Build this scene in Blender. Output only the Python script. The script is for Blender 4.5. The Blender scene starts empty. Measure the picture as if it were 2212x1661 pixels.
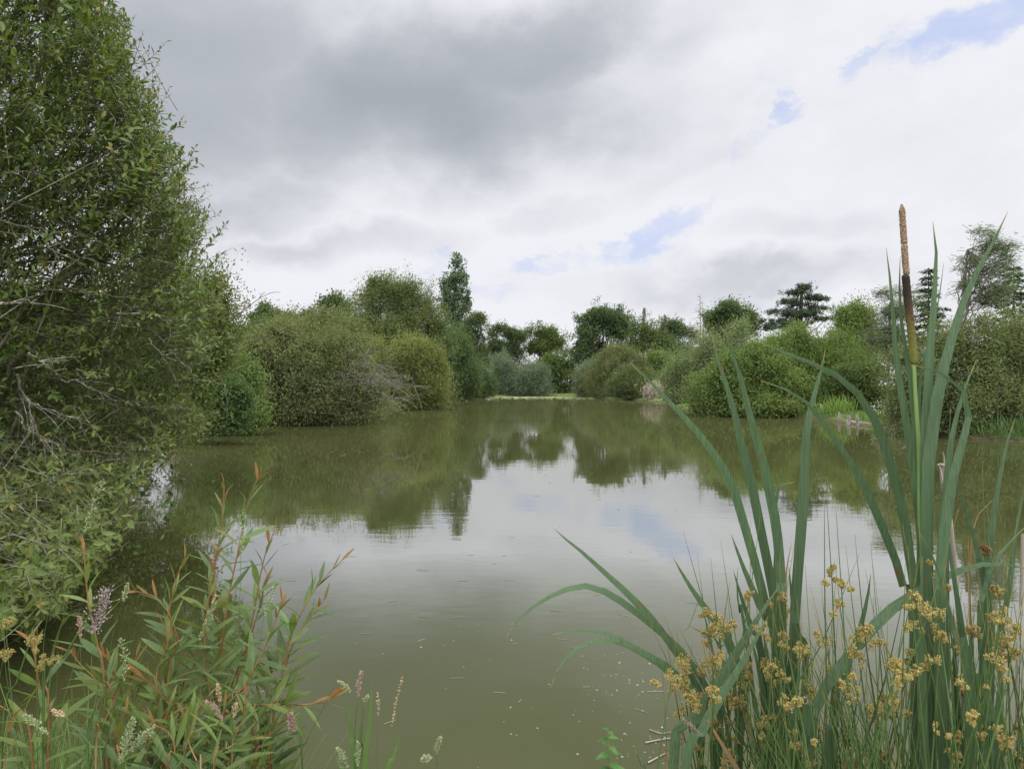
import bpy, math, random
import numpy as np

# ------------------------------------------------------------------ basics
S = bpy.context.scene
COL = S.collection
F = 1484.0            # focal length in photo pixels (photo seen at 2212 x 1661)
CU, CV = 1106.0, 830.5
CH = 1.9              # eye height above the water
R_ = np.random.default_rng

def at(u, v, Y):
    return np.array(((u - CU) * Y / F, Y, CH + (CV - v) * Y / F))

def r1(x, y): return (0.5012 * x, 0.5012 * y)
def r2(x, y): return (0.5253 * x, 788 + 0.5253 * y)
def r5(x, y): return (1489 + 0.3691 * x, 394 + 0.3691 * y)
def r6(x, y): return (1073 + 0.3935 * x, 1007 + 0.3935 * y)
def r7(x, y): return (1599 + 0.4197 * x, 964 + 0.4197 * y)
def r8(x, y): return (0.3145 * x, 1139 + 0.3145 * y)
def r9(x, y): return (394 + 0.2772 * x, 1270 + 0.2772 * y)

def unit(a):
    return a / np.maximum(np.linalg.norm(a, axis=-1, keepdims=True), 1e-9)

_nk = R_(5).normal(size=(7, 3)); _np = R_(6).uniform(0, 6.28, 7)
def noise(p, freq=1.0, seed=0.0):
    q = np.asarray(p) * freq + seed * 3.7
    return np.sin(q @ _nk.T + _np).sum(-1) / 3.5          # about -1..1

def link(o, parent=None):
    COL.objects.link(o)
    if parent is not None: o.parent = parent
    return o

def tag(o, label=None, cat=None, group=None, kind=None):
    for k, v in (('label', label), ('category', cat), ('group', group), ('kind', kind)):
        if v: o[k] = v
    return o

def thing(name, loc, label, cat, group=None):
    o = bpy.data.objects.new(name, None)
    o.location = tuple(float(c) for c in loc); o.empty_display_size = 0.2
    link(o); tag(o, label, cat, group, 'thing')
    return o

class MB:
    """collects vertices and faces in world space; builds one mesh object"""
    def __init__(s): s.v = []; s.f = []; s.n = 0; s.a = []; s.b = []
    def add(s, V, faces, rnd=None, age=None):
        V = np.asarray(V, float).reshape(-1, 3)
        s.v.append(V)
        for fc in faces: s.f.append(np.asarray(fc, np.int64) + s.n)
        k = len(V)
        s.a.append(np.zeros(k) if rnd is None else np.broadcast_to(rnd, (k,)))
        s.b.append(np.zeros(k) if age is None else np.broadcast_to(age, (k,)))
        s.n += k
    def build(s, name, mat, parent=None, smooth=False):
        me = bpy.data.meshes.new(name)
        if s.n:
            V = np.concatenate(s.v)
            if parent is not None:
                w = np.zeros(3); p = parent
                while p is not None: w += np.array(p.location); p = p.parent
                V = V - w
            me.vertices.add(len(V)); me.vertices.foreach_set('co', V.astype(np.float32).ravel())
            loops = np.concatenate([f.ravel() for f in s.f])
            cnt = np.concatenate([np.full(len(f), f.shape[1]) for f in s.f])
            st = np.concatenate(([0], np.cumsum(cnt)[:-1]))
            me.loops.add(len(loops)); me.loops.foreach_set('vertex_index', loops.astype(np.int32))
            me.polygons.add(len(cnt)); me.polygons.foreach_set('loop_start', st.astype(np.int32))
            me.polygons.foreach_set('loop_total', cnt.astype(np.int32))
            me.polygons.foreach_set('use_smooth', np.full(len(cnt), smooth))
            for nm, arr in (('rnd', s.a), ('age', s.b)):
                at_ = me.attributes.new(nm, 'FLOAT', 'POINT')
                at_.data.foreach_set('value', np.concatenate(arr).astype(np.float32))
            me.update(calc_edges=True)
        me.materials.append(mat)
        return link(bpy.data.objects.new(name, me), parent)

def tubes(mb, P, rad, sides=4, rnd=None, cap=False, age=None):
    """P (C,K,3) centre lines, rad (C,K)"""
    P = np.asarray(P, float); rad = np.asarray(rad, float)
    if P.ndim == 2: P = P[None]; rad = rad[None]
    C, K, _ = P.shape
    T = unit(np.gradient(P, axis=1))
    ref = np.where(np.abs(T[:, :1, 2:3]) > 0.9, np.array([1., 0, 0]), np.array([0, 0, 1.]))
    ref = np.broadcast_to(ref, T.shape)
    A = unit(np.cross(T, ref)); B = np.cross(T, A)
    th = np.arange(sides) * 2 * np.pi / sides
    V = P[:, :, None] + rad[:, :, None, None] * (np.cos(th)[None, None, :, None] * A[:, :, None] + np.sin(th)[None, None, :, None] * B[:, :, None])
    i = np.arange(C)[:, None, None] * K * sides; k = np.arange(K - 1)[None, :, None] * sides; j = np.arange(sides)[None, None]
    j2 = (j + 1) % sides
    q = np.stack([i + k + j, i + k + j2, i + k + sides + j2, i + k + sides + j], -1).reshape(-1, 4)
    fs = [q]
    if cap and sides == 4:
        e = (np.arange(C) * K * sides)[:, None] + (K - 1) * sides + np.arange(4)[None]
        fs.append(e)
    rr = None if rnd is None else np.repeat(np.broadcast_to(rnd, (C,)), K * sides)
    aa = None
    if age is not None: aa = np.repeat(np.broadcast_to(age, (C, K)).ravel(), sides)
    mb.add(V, fs, rr, aa)

def bez(a, b, c, K):
    t = np.linspace(0, 1, K)[None, :, None]
    return (1 - t) ** 2 * a[:, None] + 2 * t * (1 - t) * b[:, None] + t * t * c[:, None]

def spline(pts, n):
    """Catmull-Rom through pts (m,d) -> (n,d)"""
    p = np.asarray(pts, float)
    if len(p) == 2: return p[0] + (p[1] - p[0]) * np.linspace(0, 1, n)[:, None]
    q = np.vstack([2 * p[0] - p[1], p, 2 * p[-1] - p[-2]])
    seg = np.linalg.norm(np.diff(p[:, :3], axis=0), axis=1); s = np.concatenate(([0], np.cumsum(seg)))
    x = np.linspace(0, s[-1], n); i = np.clip(np.searchsorted(s, x, 'right') - 1, 0, len(p) - 2)
    t = ((x - s[i]) / np.maximum(seg[i], 1e-9))[:, None]
    a, b, c, d = q[i], q[i + 1], q[i + 2], q[i + 3]
    return 0.5 * (2 * b + (c - a) * t + (2 * a - 5 * b + 4 * c - d) * t ** 2 + (3 * b - a - 3 * c + d) * t ** 3)

def leaves_quad(mb, P, D, N, L, W, rnd):
    """small diamond leaves, one folded quad each"""
    D = unit(D); Sd = unit(np.cross(D, N)); N = np.cross(Sd, D)
    L = np.broadcast_to(L, (len(P),))[:, None]; W = np.broadcast_to(W, (len(P),))[:, None]
    m = P + D * L * 0.45 + N * W * 0.22
    V = np.stack([P, m - Sd * W * .5, P + D * L - N * L * 0.08, m + Sd * W * .5], 1)
    q = np.arange(len(P))[:, None] * 4 + np.arange(4)[None]
    mb.add(V, [np.concatenate([q[:, [0, 1, 2]], q[:, [0, 2, 3]]])], np.repeat(rnd, 4))

def leaves_full(mb, P, D, N, L, W, rnd, droop=0.15, fold=0.25, wide=0.45, age=None, seg=4):
    """curved leaves with midrib fold; seg rows"""
    n = len(P); D = unit(D); Sd = unit(np.cross(D, N)); N = np.cross(Sd, D)
    L = np.broadcast_to(L, (n,)); W = np.broadcast_to(W, (n,)); droop = np.broadcast_to(droop, (n,))
    rows = []
    for k in range(seg + 1):
        t = k / seg
        c = P + D * (L * t)[:, None] - N * (L * droop * t * t)[:, None]
        if k in (0, seg): rows.append(c[:, None]); continue
        w = W * 0.5 * (t / wide if t < wide else ((1 - t) / (1 - wide)) ** 0.8) ** 0.75
        l = c - Sd * w[:, None] + N * (w * fold)[:, None]
        r = c + Sd * w[:, None] + N * (w * fold)[:, None]
        rows.append(np.stack([l, c, r], 1))
    V = np.concatenate(rows, 1); M = V.shape[1]
    b = np.arange(n)[:, None] * M
    tr = [b + np.array([[0, 2, 1]]), b + np.array([[0, 3, 2]])]
    qd = []
    for k in range(seg - 2):
        o = 1 + 3 * k
        qd += [b + np.array([[o, o + 1, o + 4, o + 3]]), b + np.array([[o + 1, o + 2, o + 5, o + 4]])]
    o = 1 + 3 * (seg - 2); e = M - 1
    tr += [b + np.array([[o, o + 1, e]]), b + np.array([[o + 1, o + 2, e]])]
    fs = [np.concatenate(tr)]
    if qd: fs.append(np.concatenate(qd))
    mb.add(V, fs, np.repeat(rnd, M), None if age is None else np.repeat(np.broadcast_to(age, (n,)), M))

def octas(mb, P, r, rnd, D=None, stretch=1.0):
    """tiny spikelets (octahedra) stretched along D"""
    n = len(P)
    if D is None: D = np.tile([0, 0, 1.], (n, 1))
    D = unit(D); A = unit(np.cross(D, np.array([0.31, 0.2, 0.9]))); B = np.cross(D, A)
    r = np.broadcast_to(r, (n,))[:, None]
    V = np.stack([P + D * r * stretch, P + A * r, P + B * r, P - A * r, P - B * r, P - D * r * stretch], 1)
    b = np.arange(n)[:, None] * 6
    fs = np.concatenate([b + np.array([x]) for x in ((0, 1, 2), (0, 2, 3), (0, 3, 4), (0, 4, 1), (5, 2, 1), (5, 3, 2), (5, 4, 3), (5, 1, 4))])
    mb.add(V, [fs], np.repeat(rnd, 6))

# ------------------------------------------------------------------ materials
def srgb(r, g, b):
    f = lambda c: (c / 12.92 if c <= .04045 else ((c + .055) / 1.055) ** 2.4)
    return (f(r / 255), f(g / 255), f(b / 255), 1)

def new_mat(name):
    m = bpy.data.materials.new(name); m.use_nodes = True
    nt = m.node_tree; nt.nodes.clear()
    out = nt.nodes.new('ShaderNodeOutputMaterial')
    return m, nt, out

def ramp(nt, stops, fac=None, interp='LINEAR'):
    n = nt.nodes.new('ShaderNodeValToRGB'); e = n.color_ramp.elements
    n.color_ramp.interpolation = interp
    e[0].position, e[0].color = stops[0]; e[1].position, e[1].color = stops[-1]
    for p, c in stops[1:-1]:
        x = e.new(p); x.color = c
    if fac is not None: nt.links.new(fac, n.inputs[0])
    return n.outputs[0]

def attr(nt, name):
    n = nt.nodes.new('ShaderNodeAttribute'); n.attribute_name = name
    return n.outputs['Fac']

def mix(nt, a, b, f, mode='MIX'):
    n = nt.nodes.new('ShaderNodeMix'); n.data_type = 'RGBA'; n.blend_type = mode
    for sock, val in ((n.inputs['Factor'], f), (n.inputs['A'], a), (n.inputs['B'], b)):
        if hasattr(val, 'is_linked') or hasattr(val, 'links'): nt.links.new(val, sock)
        else: sock.default_value = val
    return n.outputs['Result']

def noise_tex(nt, scale, detail=3, rough=.55, coord='Object', sx=None):
    tc = nt.nodes.new('ShaderNodeTexCoord'); o = tc.outputs[coord]
    if sx:
        mp = nt.nodes.new('ShaderNodeMapping'); mp.inputs['Scale'].default_value = sx
        nt.links.new(o, mp.inputs[0]); o = mp.outputs[0]
    n = nt.nodes.new('ShaderNodeTexNoise'); n.inputs['Scale'].default_value = scale
    n.inputs['Detail'].default_value = detail; n.inputs['Roughness'].default_value = rough
    nt.links.new(o, n.inputs['Vector'])
    return n.outputs['Fac']

def leaf_mat(name, cols, trans=.35, rough=.5, spec=.35, tint=None, tscale=.6, agecols=None, streak=False, spots=None):
    """cols: three linear base colours chosen per leaf"""
    m, nt, out = new_mat(name)
    c = ramp(nt, [(0, (*cols[0], 1)), (.5, (*cols[1], 1)), (1, (*cols[2], 1))], attr(nt, 'rnd'))
    if tint:                       # patches of another leaf colour through the plant
        f = ramp(nt, [(.42, (0, 0, 0, 1)), (.62, (1, 1, 1, 1))], noise_tex(nt, tscale, 2))
        c = mix(nt, c, (*tint, 1), f)
    if agecols:
        a = attr(nt, 'age')
        f = ramp(nt, [(agecols[1], (0, 0, 0, 1)), (agecols[2], (1, 1, 1, 1))], a)
        c = mix(nt, c, (*agecols[0], 1), f)
    if streak:                     # parallel veins along the blade
        f = ramp(nt, [(.35, (.80, .80, .80, 1)), (.65, (1.15, 1.15, 1.12, 1))], noise_tex(nt, 330, 2, sx=(1, 1, .012)))
        c = mix(nt, c, f, 1.0, 'MULTIPLY')
    if spots:
        f = ramp(nt, [(spots[2], (0, 0, 0, 1)), (spots[2] + .03, (1, 1, 1, 1))], noise_tex(nt, spots[1], 2, sx=(1, 1, .45)))
        c = mix(nt, c, (*spots[0], 1), f)
    p = nt.nodes.new('ShaderNodeBsdfPrincipled')
    p.inputs['Roughness'].default_value = rough; p.inputs['Specular IOR Level'].default_value = spec
    nt.links.new(c, p.inputs['Base Color'])
    t = nt.nodes.new('ShaderNodeBsdfTranslucent')
    g = mix(nt, c, (1.25, 1.3, .55, 1), 1.0, 'MULTIPLY')
    nt.links.new(g, t.inputs['Color'])
    mx = nt.nodes.new('ShaderNodeMixShader'); mx.inputs[0].default_value = trans
    nt.links.new(p.outputs[0], mx.inputs[1]); nt.links.new(t.outputs[0], mx.inputs[2])
    nt.links.new(mx.outputs[0], out.inputs[0])
    return m

def solid_mat(name, stops, scale=20, rough=.75, spec=.3, detail=4, bump=0, sx=None, byrnd=False):
    m, nt, out = new_mat(name)
    nz = attr(nt, 'rnd') if byrnd else noise_tex(nt, scale, detail, sx=sx)
    c = ramp(nt, [(p, (*q, 1)) for p, q in stops], nz)
    p = nt.nodes.new('ShaderNodeBsdfPrincipled')
    p.inputs['Roughness'].default_value = rough; p.inputs['Specular IOR Level'].default_value = spec
    nt.links.new(c, p.inputs['Base Color'])
    if bump:
        b = nt.nodes.new('ShaderNodeBump'); b.inputs['Strength'].default_value = bump; b.inputs['Distance'].default_value = .01
        nt.links.new(noise_tex(nt, scale * 1.7, 4, sx=sx), b.inputs['Height']); nt.links.new(b.outputs[0], p.inputs['Normal'])
    nt.links.new(p.outputs[0], out.inputs[0])
    return m

M = {}
def lm(key, base, var=.35, **k):
    b = np.array(base) * np.array([1.07, 1.09, 1.06])
    if 'tint' in k: k['tint'] = tuple(np.array(k['tint']) * np.array([1.07, 1.09, 1.06]))
    k.setdefault('spec', .2)
    M[key] = leaf_mat(key, [tuple(b * (1 - var)), tuple(b), tuple(b * np.array([1 + var * 1.1, 1 + var, 1 + var * .9]))], **k)
lm('leaf_sallow_near', (.102, .148, .038), .4, tint=(.105, .135, .034), tscale=.9, trans=.35, spec=.28, rough=.45, agecols=((.24, .18, .045), .86, 1.0))
lm('leaf_sallow_back', (.115, .155, .050), .35, tint=(.130, .150, .045))
lm('leaf_bright', (.078, .128, .044), .45)
lm('leaf_olive', (.135, .160, .068), .35, tint=(.165, .180, .085), tscale=.35, rough=.6)
lm('leaf_yellowgreen', (.190, .212, .078), .3, tint=(.170, .195, .060), tscale=.3)
lm('leaf_willow', (.108, .146, .060), .3, tint=(.145, .170, .065), tscale=.3)
lm('leaf_willow_dark', (.085, .130, .058), .3, tint=(.105, .145, .055), tscale=.3)
lm('leaf_silver', (.130, .170, .115), .5, tint=(.180, .205, .160), tscale=.8, rough=.6)
lm('leaf_wind', (.130, .172, .090), .45, rough=.5)
lm('leaf_oak', (.078, .112, .054), .4, tint=(.10, .135, .058), tscale=.25)
lm('leaf_oak_light', (.095, .138, .048), .35, tint=(.115, .150, .045), tscale=.25)
lm('leaf_bush_green', (.125, .175, .055), .35, tint=(.150, .195, .060), tscale=.35)
lm('leaf_pale', (.215, .255, .145), .35, rough=.6, tint=(.16, .2, .09))
lm('leaf_pine', (.062, .090, .056), .3, trans=.1)
lm('leaf_spruce', (.065, .092, .055), .3, trans=.1)
lm('leaf_poplar', (.105, .145, .085), .4)
lm('leaf_wide', (.130, .158, .070), .35, tint=(.155, .175, .075), tscale=.35, rough=.55)
lm('leaf_sapling', (.105, .158, .064), .5, agecols=((.25, .12, .04), .90, 1.03), trans=.35, spec=.25, tint=(.13, .17, .045), tscale=5)
lm('leaf_nettle', (.07, .15, .04), .3)
lm('blade_cattail', (.080, .128, .060), .22, streak=True, trans=.2, rough=.45, spec=.25, spots=((.17, .085, .035), 48, .70), agecols=((.32, .21, .06), .975, 1.0), tint=(.080, .130, .066), tscale=3)
lm('blade_brown', (.30, .20, .11), .2, trans=.2, tint=(.36, .17, .07), tscale=8)
lm('blade_grass', (.105, .170, .050), .4, trans=.3)
lm('blade_iris', (.155, .235, .060), .3, trans=.3)
lm('blade_dark', (.075, .125, .05), .3, trans=.2)
lm('stem_rush', (.066, .110, .036), .35, trans=.1, agecols=((.30, .19, .06), .93, 1.0))
M['flower_rush'] = solid_mat('flower_rush', [(0, (.17, .11, .032)), (.5, (.32, .24, .075)), (1, (.36, .36, .13))], byrnd=True, rough=.8)
M['flower_rush_dark'] = solid_mat('flower_rush_dark', [(0, (.10, .045, .018)), (.5, (.17, .085, .03)), (1, (.24, .15, .05))], byrnd=True, rough=.8)
M['seed_pink'] = solid_mat('seed_pink', [(0, (.20, .115, .10)), (.5, (.27, .185, .14)), (1, (.38, .29, .23))], byrnd=True, rough=.8)
M['seed_green'] = solid_mat('seed_green', [(0, (.15, .19, .085)), (.5, (.22, .25, .12)), (1, (.34, .36, .21))], byrnd=True, rough=.8)
M['seed_tan'] = solid_mat('seed_tan', [(0, (.22, .145, .075)), (.5, (.36, .26, .145)), (1, (.48, .39, .25))], byrnd=True, rough=.8)
M['flower_mauve'] = solid_mat('flower_mauve', [(0, (.22, .15, .15)), (.5, (.30, .22, .22)), (1, (.42, .35, .34))], byrnd=True, rough=.8)
M['bark_twig'] = solid_mat('bark_twig', [(.35, (.055, .048, .030)), (.5, (.10, .09, .055)), (.62, (.135, .125, .09))], 14, bump=.4)
M['bark_lichen'] = solid_mat('bark_lichen', [(.36, (.06, .055, .04)), (.52, (.14, .13, .10)), (.66, (.32, .31, .26))], 30, bump=.6)
M['bark_grey'] = solid_mat('bark_grey', [(.3, (.05, .044, .034)), (.7, (.14, .125, .10))], 6, bump=.5)
M['bark_dark'] = solid_mat('bark_dark', [(.3, (.028, .024, .018)), (.7, (.075, .065, .05))], 6, bump=.5)
M['bark_dead'] = solid_mat('bark_dead', [(.3, (.20, .185, .155)), (.7, (.36, .34, .30))], 6)
M['bark_weathered'] = solid_mat('bark_weathered', [(.3, (.09, .08, .062)), (.7, (.17, .155, .13))], 6)
M['bark_red'] = solid_mat('bark_red', [(.3, (.17, .075, .030)), (.7, (.26, .135, .05))], 9, rough=.5)
M['stem_green'] = solid_mat('stem_green', [(.3, (.13, .21, .06)), (.7, (.19, .28, .09))], 15, rough=.5)
M['stem_pale'] = solid_mat('stem_pale', [(.3, (.20, .165, .12)), (.55, (.31, .27, .225)), (.75, (.42, .38, .33))], 30, sx=(1, 1, .12), bump=.3)
M['wood_post'] = solid_mat('wood_post', [(.3, (.12, .10, .085)), (.5, (.27, .235, .20)), (.72, (.42, .385, .34))], 16, sx=(1, 1, .15), bump=.7)
M['male_spike'] = solid_mat('male_spike', [(.35, (.22, .135, .085)), (.55, (.36, .25, .175)), (.7, (.46, .35, .26))], 260, rough=.9)
M['foam'] = solid_mat('foam', [(0, (.12, .12, .09)), (1, (.30, .30, .25))], byrnd=True, rough=.3)
M['pad'] = solid_mat('pad', [(0, (.26, .30, .11)), (1, (.42, .45, .22))], byrnd=True, rough=.4)
M['reed_dead'] = solid_mat('reed_dead', [(0, (.20, .165, .11)), (.5, (.32, .27, .20)), (1, (.42, .37, .29))], byrnd=True)
M['flower_white'] = solid_mat('flower_white', [(0, (.5, .52, .42)), (1, (.75, .75, .68))], byrnd=True)

def female_mat():
    m, nt, out = new_mat('female_spike')
    a = attr(nt, 'age'); nz = noise_tex(nt, 330, 2)
    ad = nt.nodes.new('ShaderNodeMath'); ad.operation = 'MULTIPLY_ADD'; nt.links.new(nz, ad.inputs[0]); ad.inputs[1].default_value = .5
    nt.links.new(a, ad.inputs[2])
    c = ramp(nt, [(.38, (.16, .165, .032, 1)), (.68, (.12, .095, .022, 1)), (.85, (.075, .042, .016, 1)), (1.15 if False else 1.0, (.030, .017, .011, 1))], ad.outputs[0])
    p = nt.nodes.new('ShaderNodeBsdfPrincipled'); p.inputs['Roughness'].default_value = .85
    nt.links.new(c, p.inputs['Base Color']); nt.links.new(p.outputs[0], out.inputs[0])
    return m
M['female_spike'] = female_mat()

# ------------------------------------------------------------------ sky, sun, camera
SUN_EL, SUN_AZ = math.radians(52), math.radians(-35)     # azimuth from +X towards +Y: sun to the right, a little behind the camera
def make_world():
    w = bpy.data.worlds.new('World'); S.world = w; w.use_nodes = True
    nt = w.node_tree; nt.nodes.clear(); L = nt.links.new
    def mth(op, a, b=None, c=None, clamp=False):
        n = nt.nodes.new('ShaderNodeMath'); n.operation = op; n.use_clamp = clamp
        for i, x in enumerate((a, b, c)):
            if x is None: continue
            if isinstance(x, (int, float)): n.inputs[i].default_value = x
            else: L(x, n.inputs[i])
        return n.outputs[0]
    def sstep(x, a, b):
        n = nt.nodes.new('ShaderNodeMapRange'); n.interpolation_type = 'SMOOTHSTEP'
        L(x, n.inputs[0]); n.inputs[1].default_value = a; n.inputs[2].default_value = b
        return n.outputs[0]
    out = nt.nodes.new('ShaderNodeOutputWorld')
    tc = nt.nodes.new('ShaderNodeTexCoord')
    sp = nt.nodes.new('ShaderNodeSeparateXYZ'); L(tc.outputs['Generated'], sp.inputs[0])
    x, y, z = sp.outputs
    yy = mth('MAXIMUM', y, .12)
    s0 = mth('DIVIDE', x, yy); t0 = mth('DIVIDE', z, yy)
    # cloud-layer coordinates: clouds lie on a flat layer overhead
    zz = mth('ADD', mth('MAXIMUM', z, 0.0), .16)
    cx = mth('DIVIDE', x, zz); cy = mth('DIVIDE', y, zz)
    cmb = nt.nodes.new('ShaderNodeCombineXYZ'); L(cx, cmb.inputs[0]); L(cy, cmb.inputs[1])
    def nz(scale, detail, rough=.55, off=0.0, dist=0.0):
        mp = nt.nodes.new('ShaderNodeMapping'); mp.inputs['Location'].default_value = (off, off * .7, off * 1.3)
        L(cmb.outputs[0], mp.inputs[0])
        n = nt.nodes.new('ShaderNodeTexNoise'); n.inputs['Scale'].default_value = scale
        n.inputs['Detail'].default_value = detail; n.inputs['Roughness'].default_value = rough
        n.inputs['Distortion'].default_value = dist
        L(mp.outputs[0], n.inputs['Vector']); return n.outputs['Fac']
    nA = nz(1.1, 5, .55, 3.1); nB = nz(1.1, 5, .55, 11.7); nC = nz(2.6, 7, .6, 5.3, .3); nD = nz(.75, 4, .5, 8.8); nE = nz(6.0, 6, .62, 1.9, .2)
    s = mth('MULTIPLY_ADD', mth('SUBTRACT', nA, .5), .34, s0)
    t = mth('MULTIPLY_ADD', mth('SUBTRACT', nB, .5), .22, t0)
    sf = mth('MULTIPLY_ADD', mth('SUBTRACT', nE, .5), .10, mth('MULTIPLY_ADD', mth('SUBTRACT', nA, .5), .10, s0))
    tf = mth('MULTIPLY_ADD', mth('SUBTRACT', nC, .5), .11, t0)
    def dz(scale, detail, rough, off, st=1.5):
        mp = nt.nodes.new('ShaderNodeMapping'); mp.inputs['Location'].default_value = (off, off * .6, off * 1.7); mp.inputs['Scale'].default_value = (1, 1, st)
        L(tc.outputs['Generated'], mp.inputs[0]); n = nt.nodes.new('ShaderNodeTexNoise'); n.inputs['Scale'].default_value = scale
        n.inputs['Detail'].default_value = detail; n.inputs['Roughness'].default_value = rough; L(mp.outputs[0], n.inputs['Vector']); return n.outputs['Fac']
    fA = dz(3.2, 6, .58, 2.2); fB = dz(3.2, 6, .58, 7.9); fC = dz(5.0, 8, .6, 4.4, 1.8); fE = dz(13.0, 8, .65, 9.1, 1.6)
    s = mth('MULTIPLY_ADD', mth('SUBTRACT', fA, .5), .42, s0); t = mth('MULTIPLY_ADD', mth('SUBTRACT', fB, .5), .30, t0)
    sf = mth('MULTIPLY_ADD', mth('SUBTRACT', fC, .5), .16, mth('MULTIPLY_ADD', mth('SUBTRACT', fE, .5), .14, s0))
    tf = mth('MULTIPLY_ADD', mth('SUBTRACT', fA, .5), .10, mth('MULTIPLY_ADD', mth('SUBTRACT', dz(15.0, 8, .65, 1.3, 1.6), .5), .11, t0))
    def blob(S_, T_, u, v, ru, rv, rot, inner=.35, outer=1.15):
        cs, sn = math.cos(math.radians(rot)), math.sin(math.radians(rot))
        a = mth('SUBTRACT', S_, (u - CU) / F); b = mth('SUBTRACT', T_, (CV - v) / F)
        p = mth('DIVIDE', mth('ADD', mth('MULTIPLY', a, cs), mth('MULTIPLY', b, sn)), ru / F)
        q = mth('DIVIDE', mth('SUBTRACT', mth('MULTIPLY', b, cs), mth('MULTIPLY', a, sn)), rv / F)
        r = mth('SQRT', mth('ADD', mth('MULTIPLY', p, p), mth('MULTIPLY', q, q)))
        return sstep(r, outer, inner)
    front = sstep(y, .1, .3)
    def total(lst):
        o = None
        for w_, b in lst:
            v_ = mth('MULTIPLY', b, w_); o = v_ if o is None else mth('MAXIMUM', o, v_)
        return o
    dark = total([(1.0, blob(s, t, 820, 215, 640, 250, 4, 0, 1.35)), (.85, blob(s, t, 1130, 110, 420, 190, 20, .1, 1.2)), (.85, blob(s, t, 430, 150, 520, 350, 0, .1, 1.4)),
                  (.55, blob(s, t, 480, 470, 330, 120, 8, .1, 1.3)), (.42, blob(s, t, 660, 570, 340, 60, 5, 0, 1.3)), (.3, blob(s, t, 1450, 80, 260, 130, 20, 0, 1.2)), (.5, blob(s, t, 1680, 620, 420, 65, 6, 0, 1.25)),
                  (.16, blob(s, t, 1800, 480, 260, 60, 10)), (.14, blob(s, t, 1450, 330, 260, 70, 30)), (.2, blob(s, t, 1150, 480, 240, 60, 10))])
    dark = mth('MULTIPLY', dark, front)
    tex = mth('MULTIPLY_ADD', mth('SUBTRACT', fC, .5), .72, mth('MULTIPLY_ADD', mth('SUBTRACT', nD, .5), .3, mth('MULTIPLY', mth('SUBTRACT', fE, .5), .25)))   # -.3..+.3
    d2 = mth('ADD', dark, mth('MULTIPLY', tex, .62), clamp=True)
    cr = ramp(nt, [(0, (.875, .88, .925, 1)), (.25, (.755, .765, .82, 1)), (.6, (.535, .56, .61, 1)), (1, (.395, .43, .475, 1))], d2)
    gap = total([(1.0, blob(sf, tf, 1420, 490, 140, 55, 42)), (.75, blob(sf, tf, 1210, 565, 130, 28, 10)), (.6, blob(sf, tf, 960, 580, 90, 22, 8)),
                 (.9, blob(sf, tf, 1715, 250, 80, 34, 40)), (.85, blob(sf, tf, 1880, 130, 130, 30, 35)), (1.3, blob(sf, tf, 2120, 50, 220, 80, 25)), (.8, blob(sf, tf, 1330, 545, 90, 40, 10)), (.55, blob(sf, tf, 1640, 310, 60, 40, 40)), (.5, blob(sf, tf, 1960, 90, 140, 60, 30)),
                 (.7, blob(sf, tf, 1520, 405, 60, 22, 35)), (.55, blob(sf, tf, 1090, 630, 120, 24, 6))])
    gap = mth('MULTIPLY', gap, front)
    gap = mth('MULTIPLY', sstep(mth('MULTIPLY_ADD', mth('SUBTRACT', fE, .5), 2.0, gap), .20, 1.5), 1.0)
    cr = mix(nt, cr, (.55, .66, 1.0, 1), mth('MULTIPLY', gap, .75)); gap = mth('MULTIPLY', gap, .15)
    # extra sky brightness added overhead and behind the camera, unseen, to light the foliage
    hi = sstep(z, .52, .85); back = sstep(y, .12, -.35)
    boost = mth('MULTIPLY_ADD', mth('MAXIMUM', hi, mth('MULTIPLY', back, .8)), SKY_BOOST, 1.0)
    sk = nt.nodes.new('ShaderNodeTexSky'); sk.sky_type = 'NISHITA'; sk.sun_disc = False
    sk.sun_elevation = SUN_EL; sk.sun_rotation = math.radians(90) - SUN_AZ
    sk.air_density = 1.1; sk.dust_density = 1.0
    b1 = nt.nodes.new('ShaderNodeBackground'); b1.inputs[1].default_value = .12; L(sk.outputs[0], b1.inputs[0])
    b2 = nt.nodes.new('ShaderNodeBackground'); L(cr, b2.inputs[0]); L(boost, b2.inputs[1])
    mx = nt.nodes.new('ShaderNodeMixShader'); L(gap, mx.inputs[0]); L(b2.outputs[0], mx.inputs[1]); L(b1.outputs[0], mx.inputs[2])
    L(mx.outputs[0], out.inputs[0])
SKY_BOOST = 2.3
make_world()
sl = bpy.data.lights.new('sun', 'SUN'); sl.energy = 1.5; sl.angle = math.radians(14); sl.color = (1, .96, .89)
so = link(bpy.data.objects.new('sun', sl))
sd = np.array([math.cos(SUN_EL) * math.cos(SUN_AZ), math.cos(SUN_EL) * math.sin(SUN_AZ), math.sin(SUN_EL)])
from mathutils import Vector
so.rotation_euler = Vector(sd).to_track_quat('Z', 'Y').to_euler(); so.location = (20, -20, 40)

cam = bpy.data.cameras.new('camera'); cam.sensor_width = 36; cam.lens = F / 2212 * 36; cam.clip_end = 6000; cam.clip_start = .05
co = link(bpy.data.objects.new('camera', cam)); co.location = (0, 0, CH); co.rotation_euler = (math.radians(90), 0, 0)
S.camera = co
S.view_settings.view_transform = 'Standard'; S.view_settings.look = 'None'; S.view_settings.gamma = 1; S.view_settings.exposure = 0.0
S.cycles.max_bounces = 6; S.cycles.diffuse_bounces = 3; S.cycles.glossy_bounces = 3; S.cycles.transmission_bounces = 3
S.cycles.caustics_reflective = False; S.cycles.caustics_refractive = False

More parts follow.
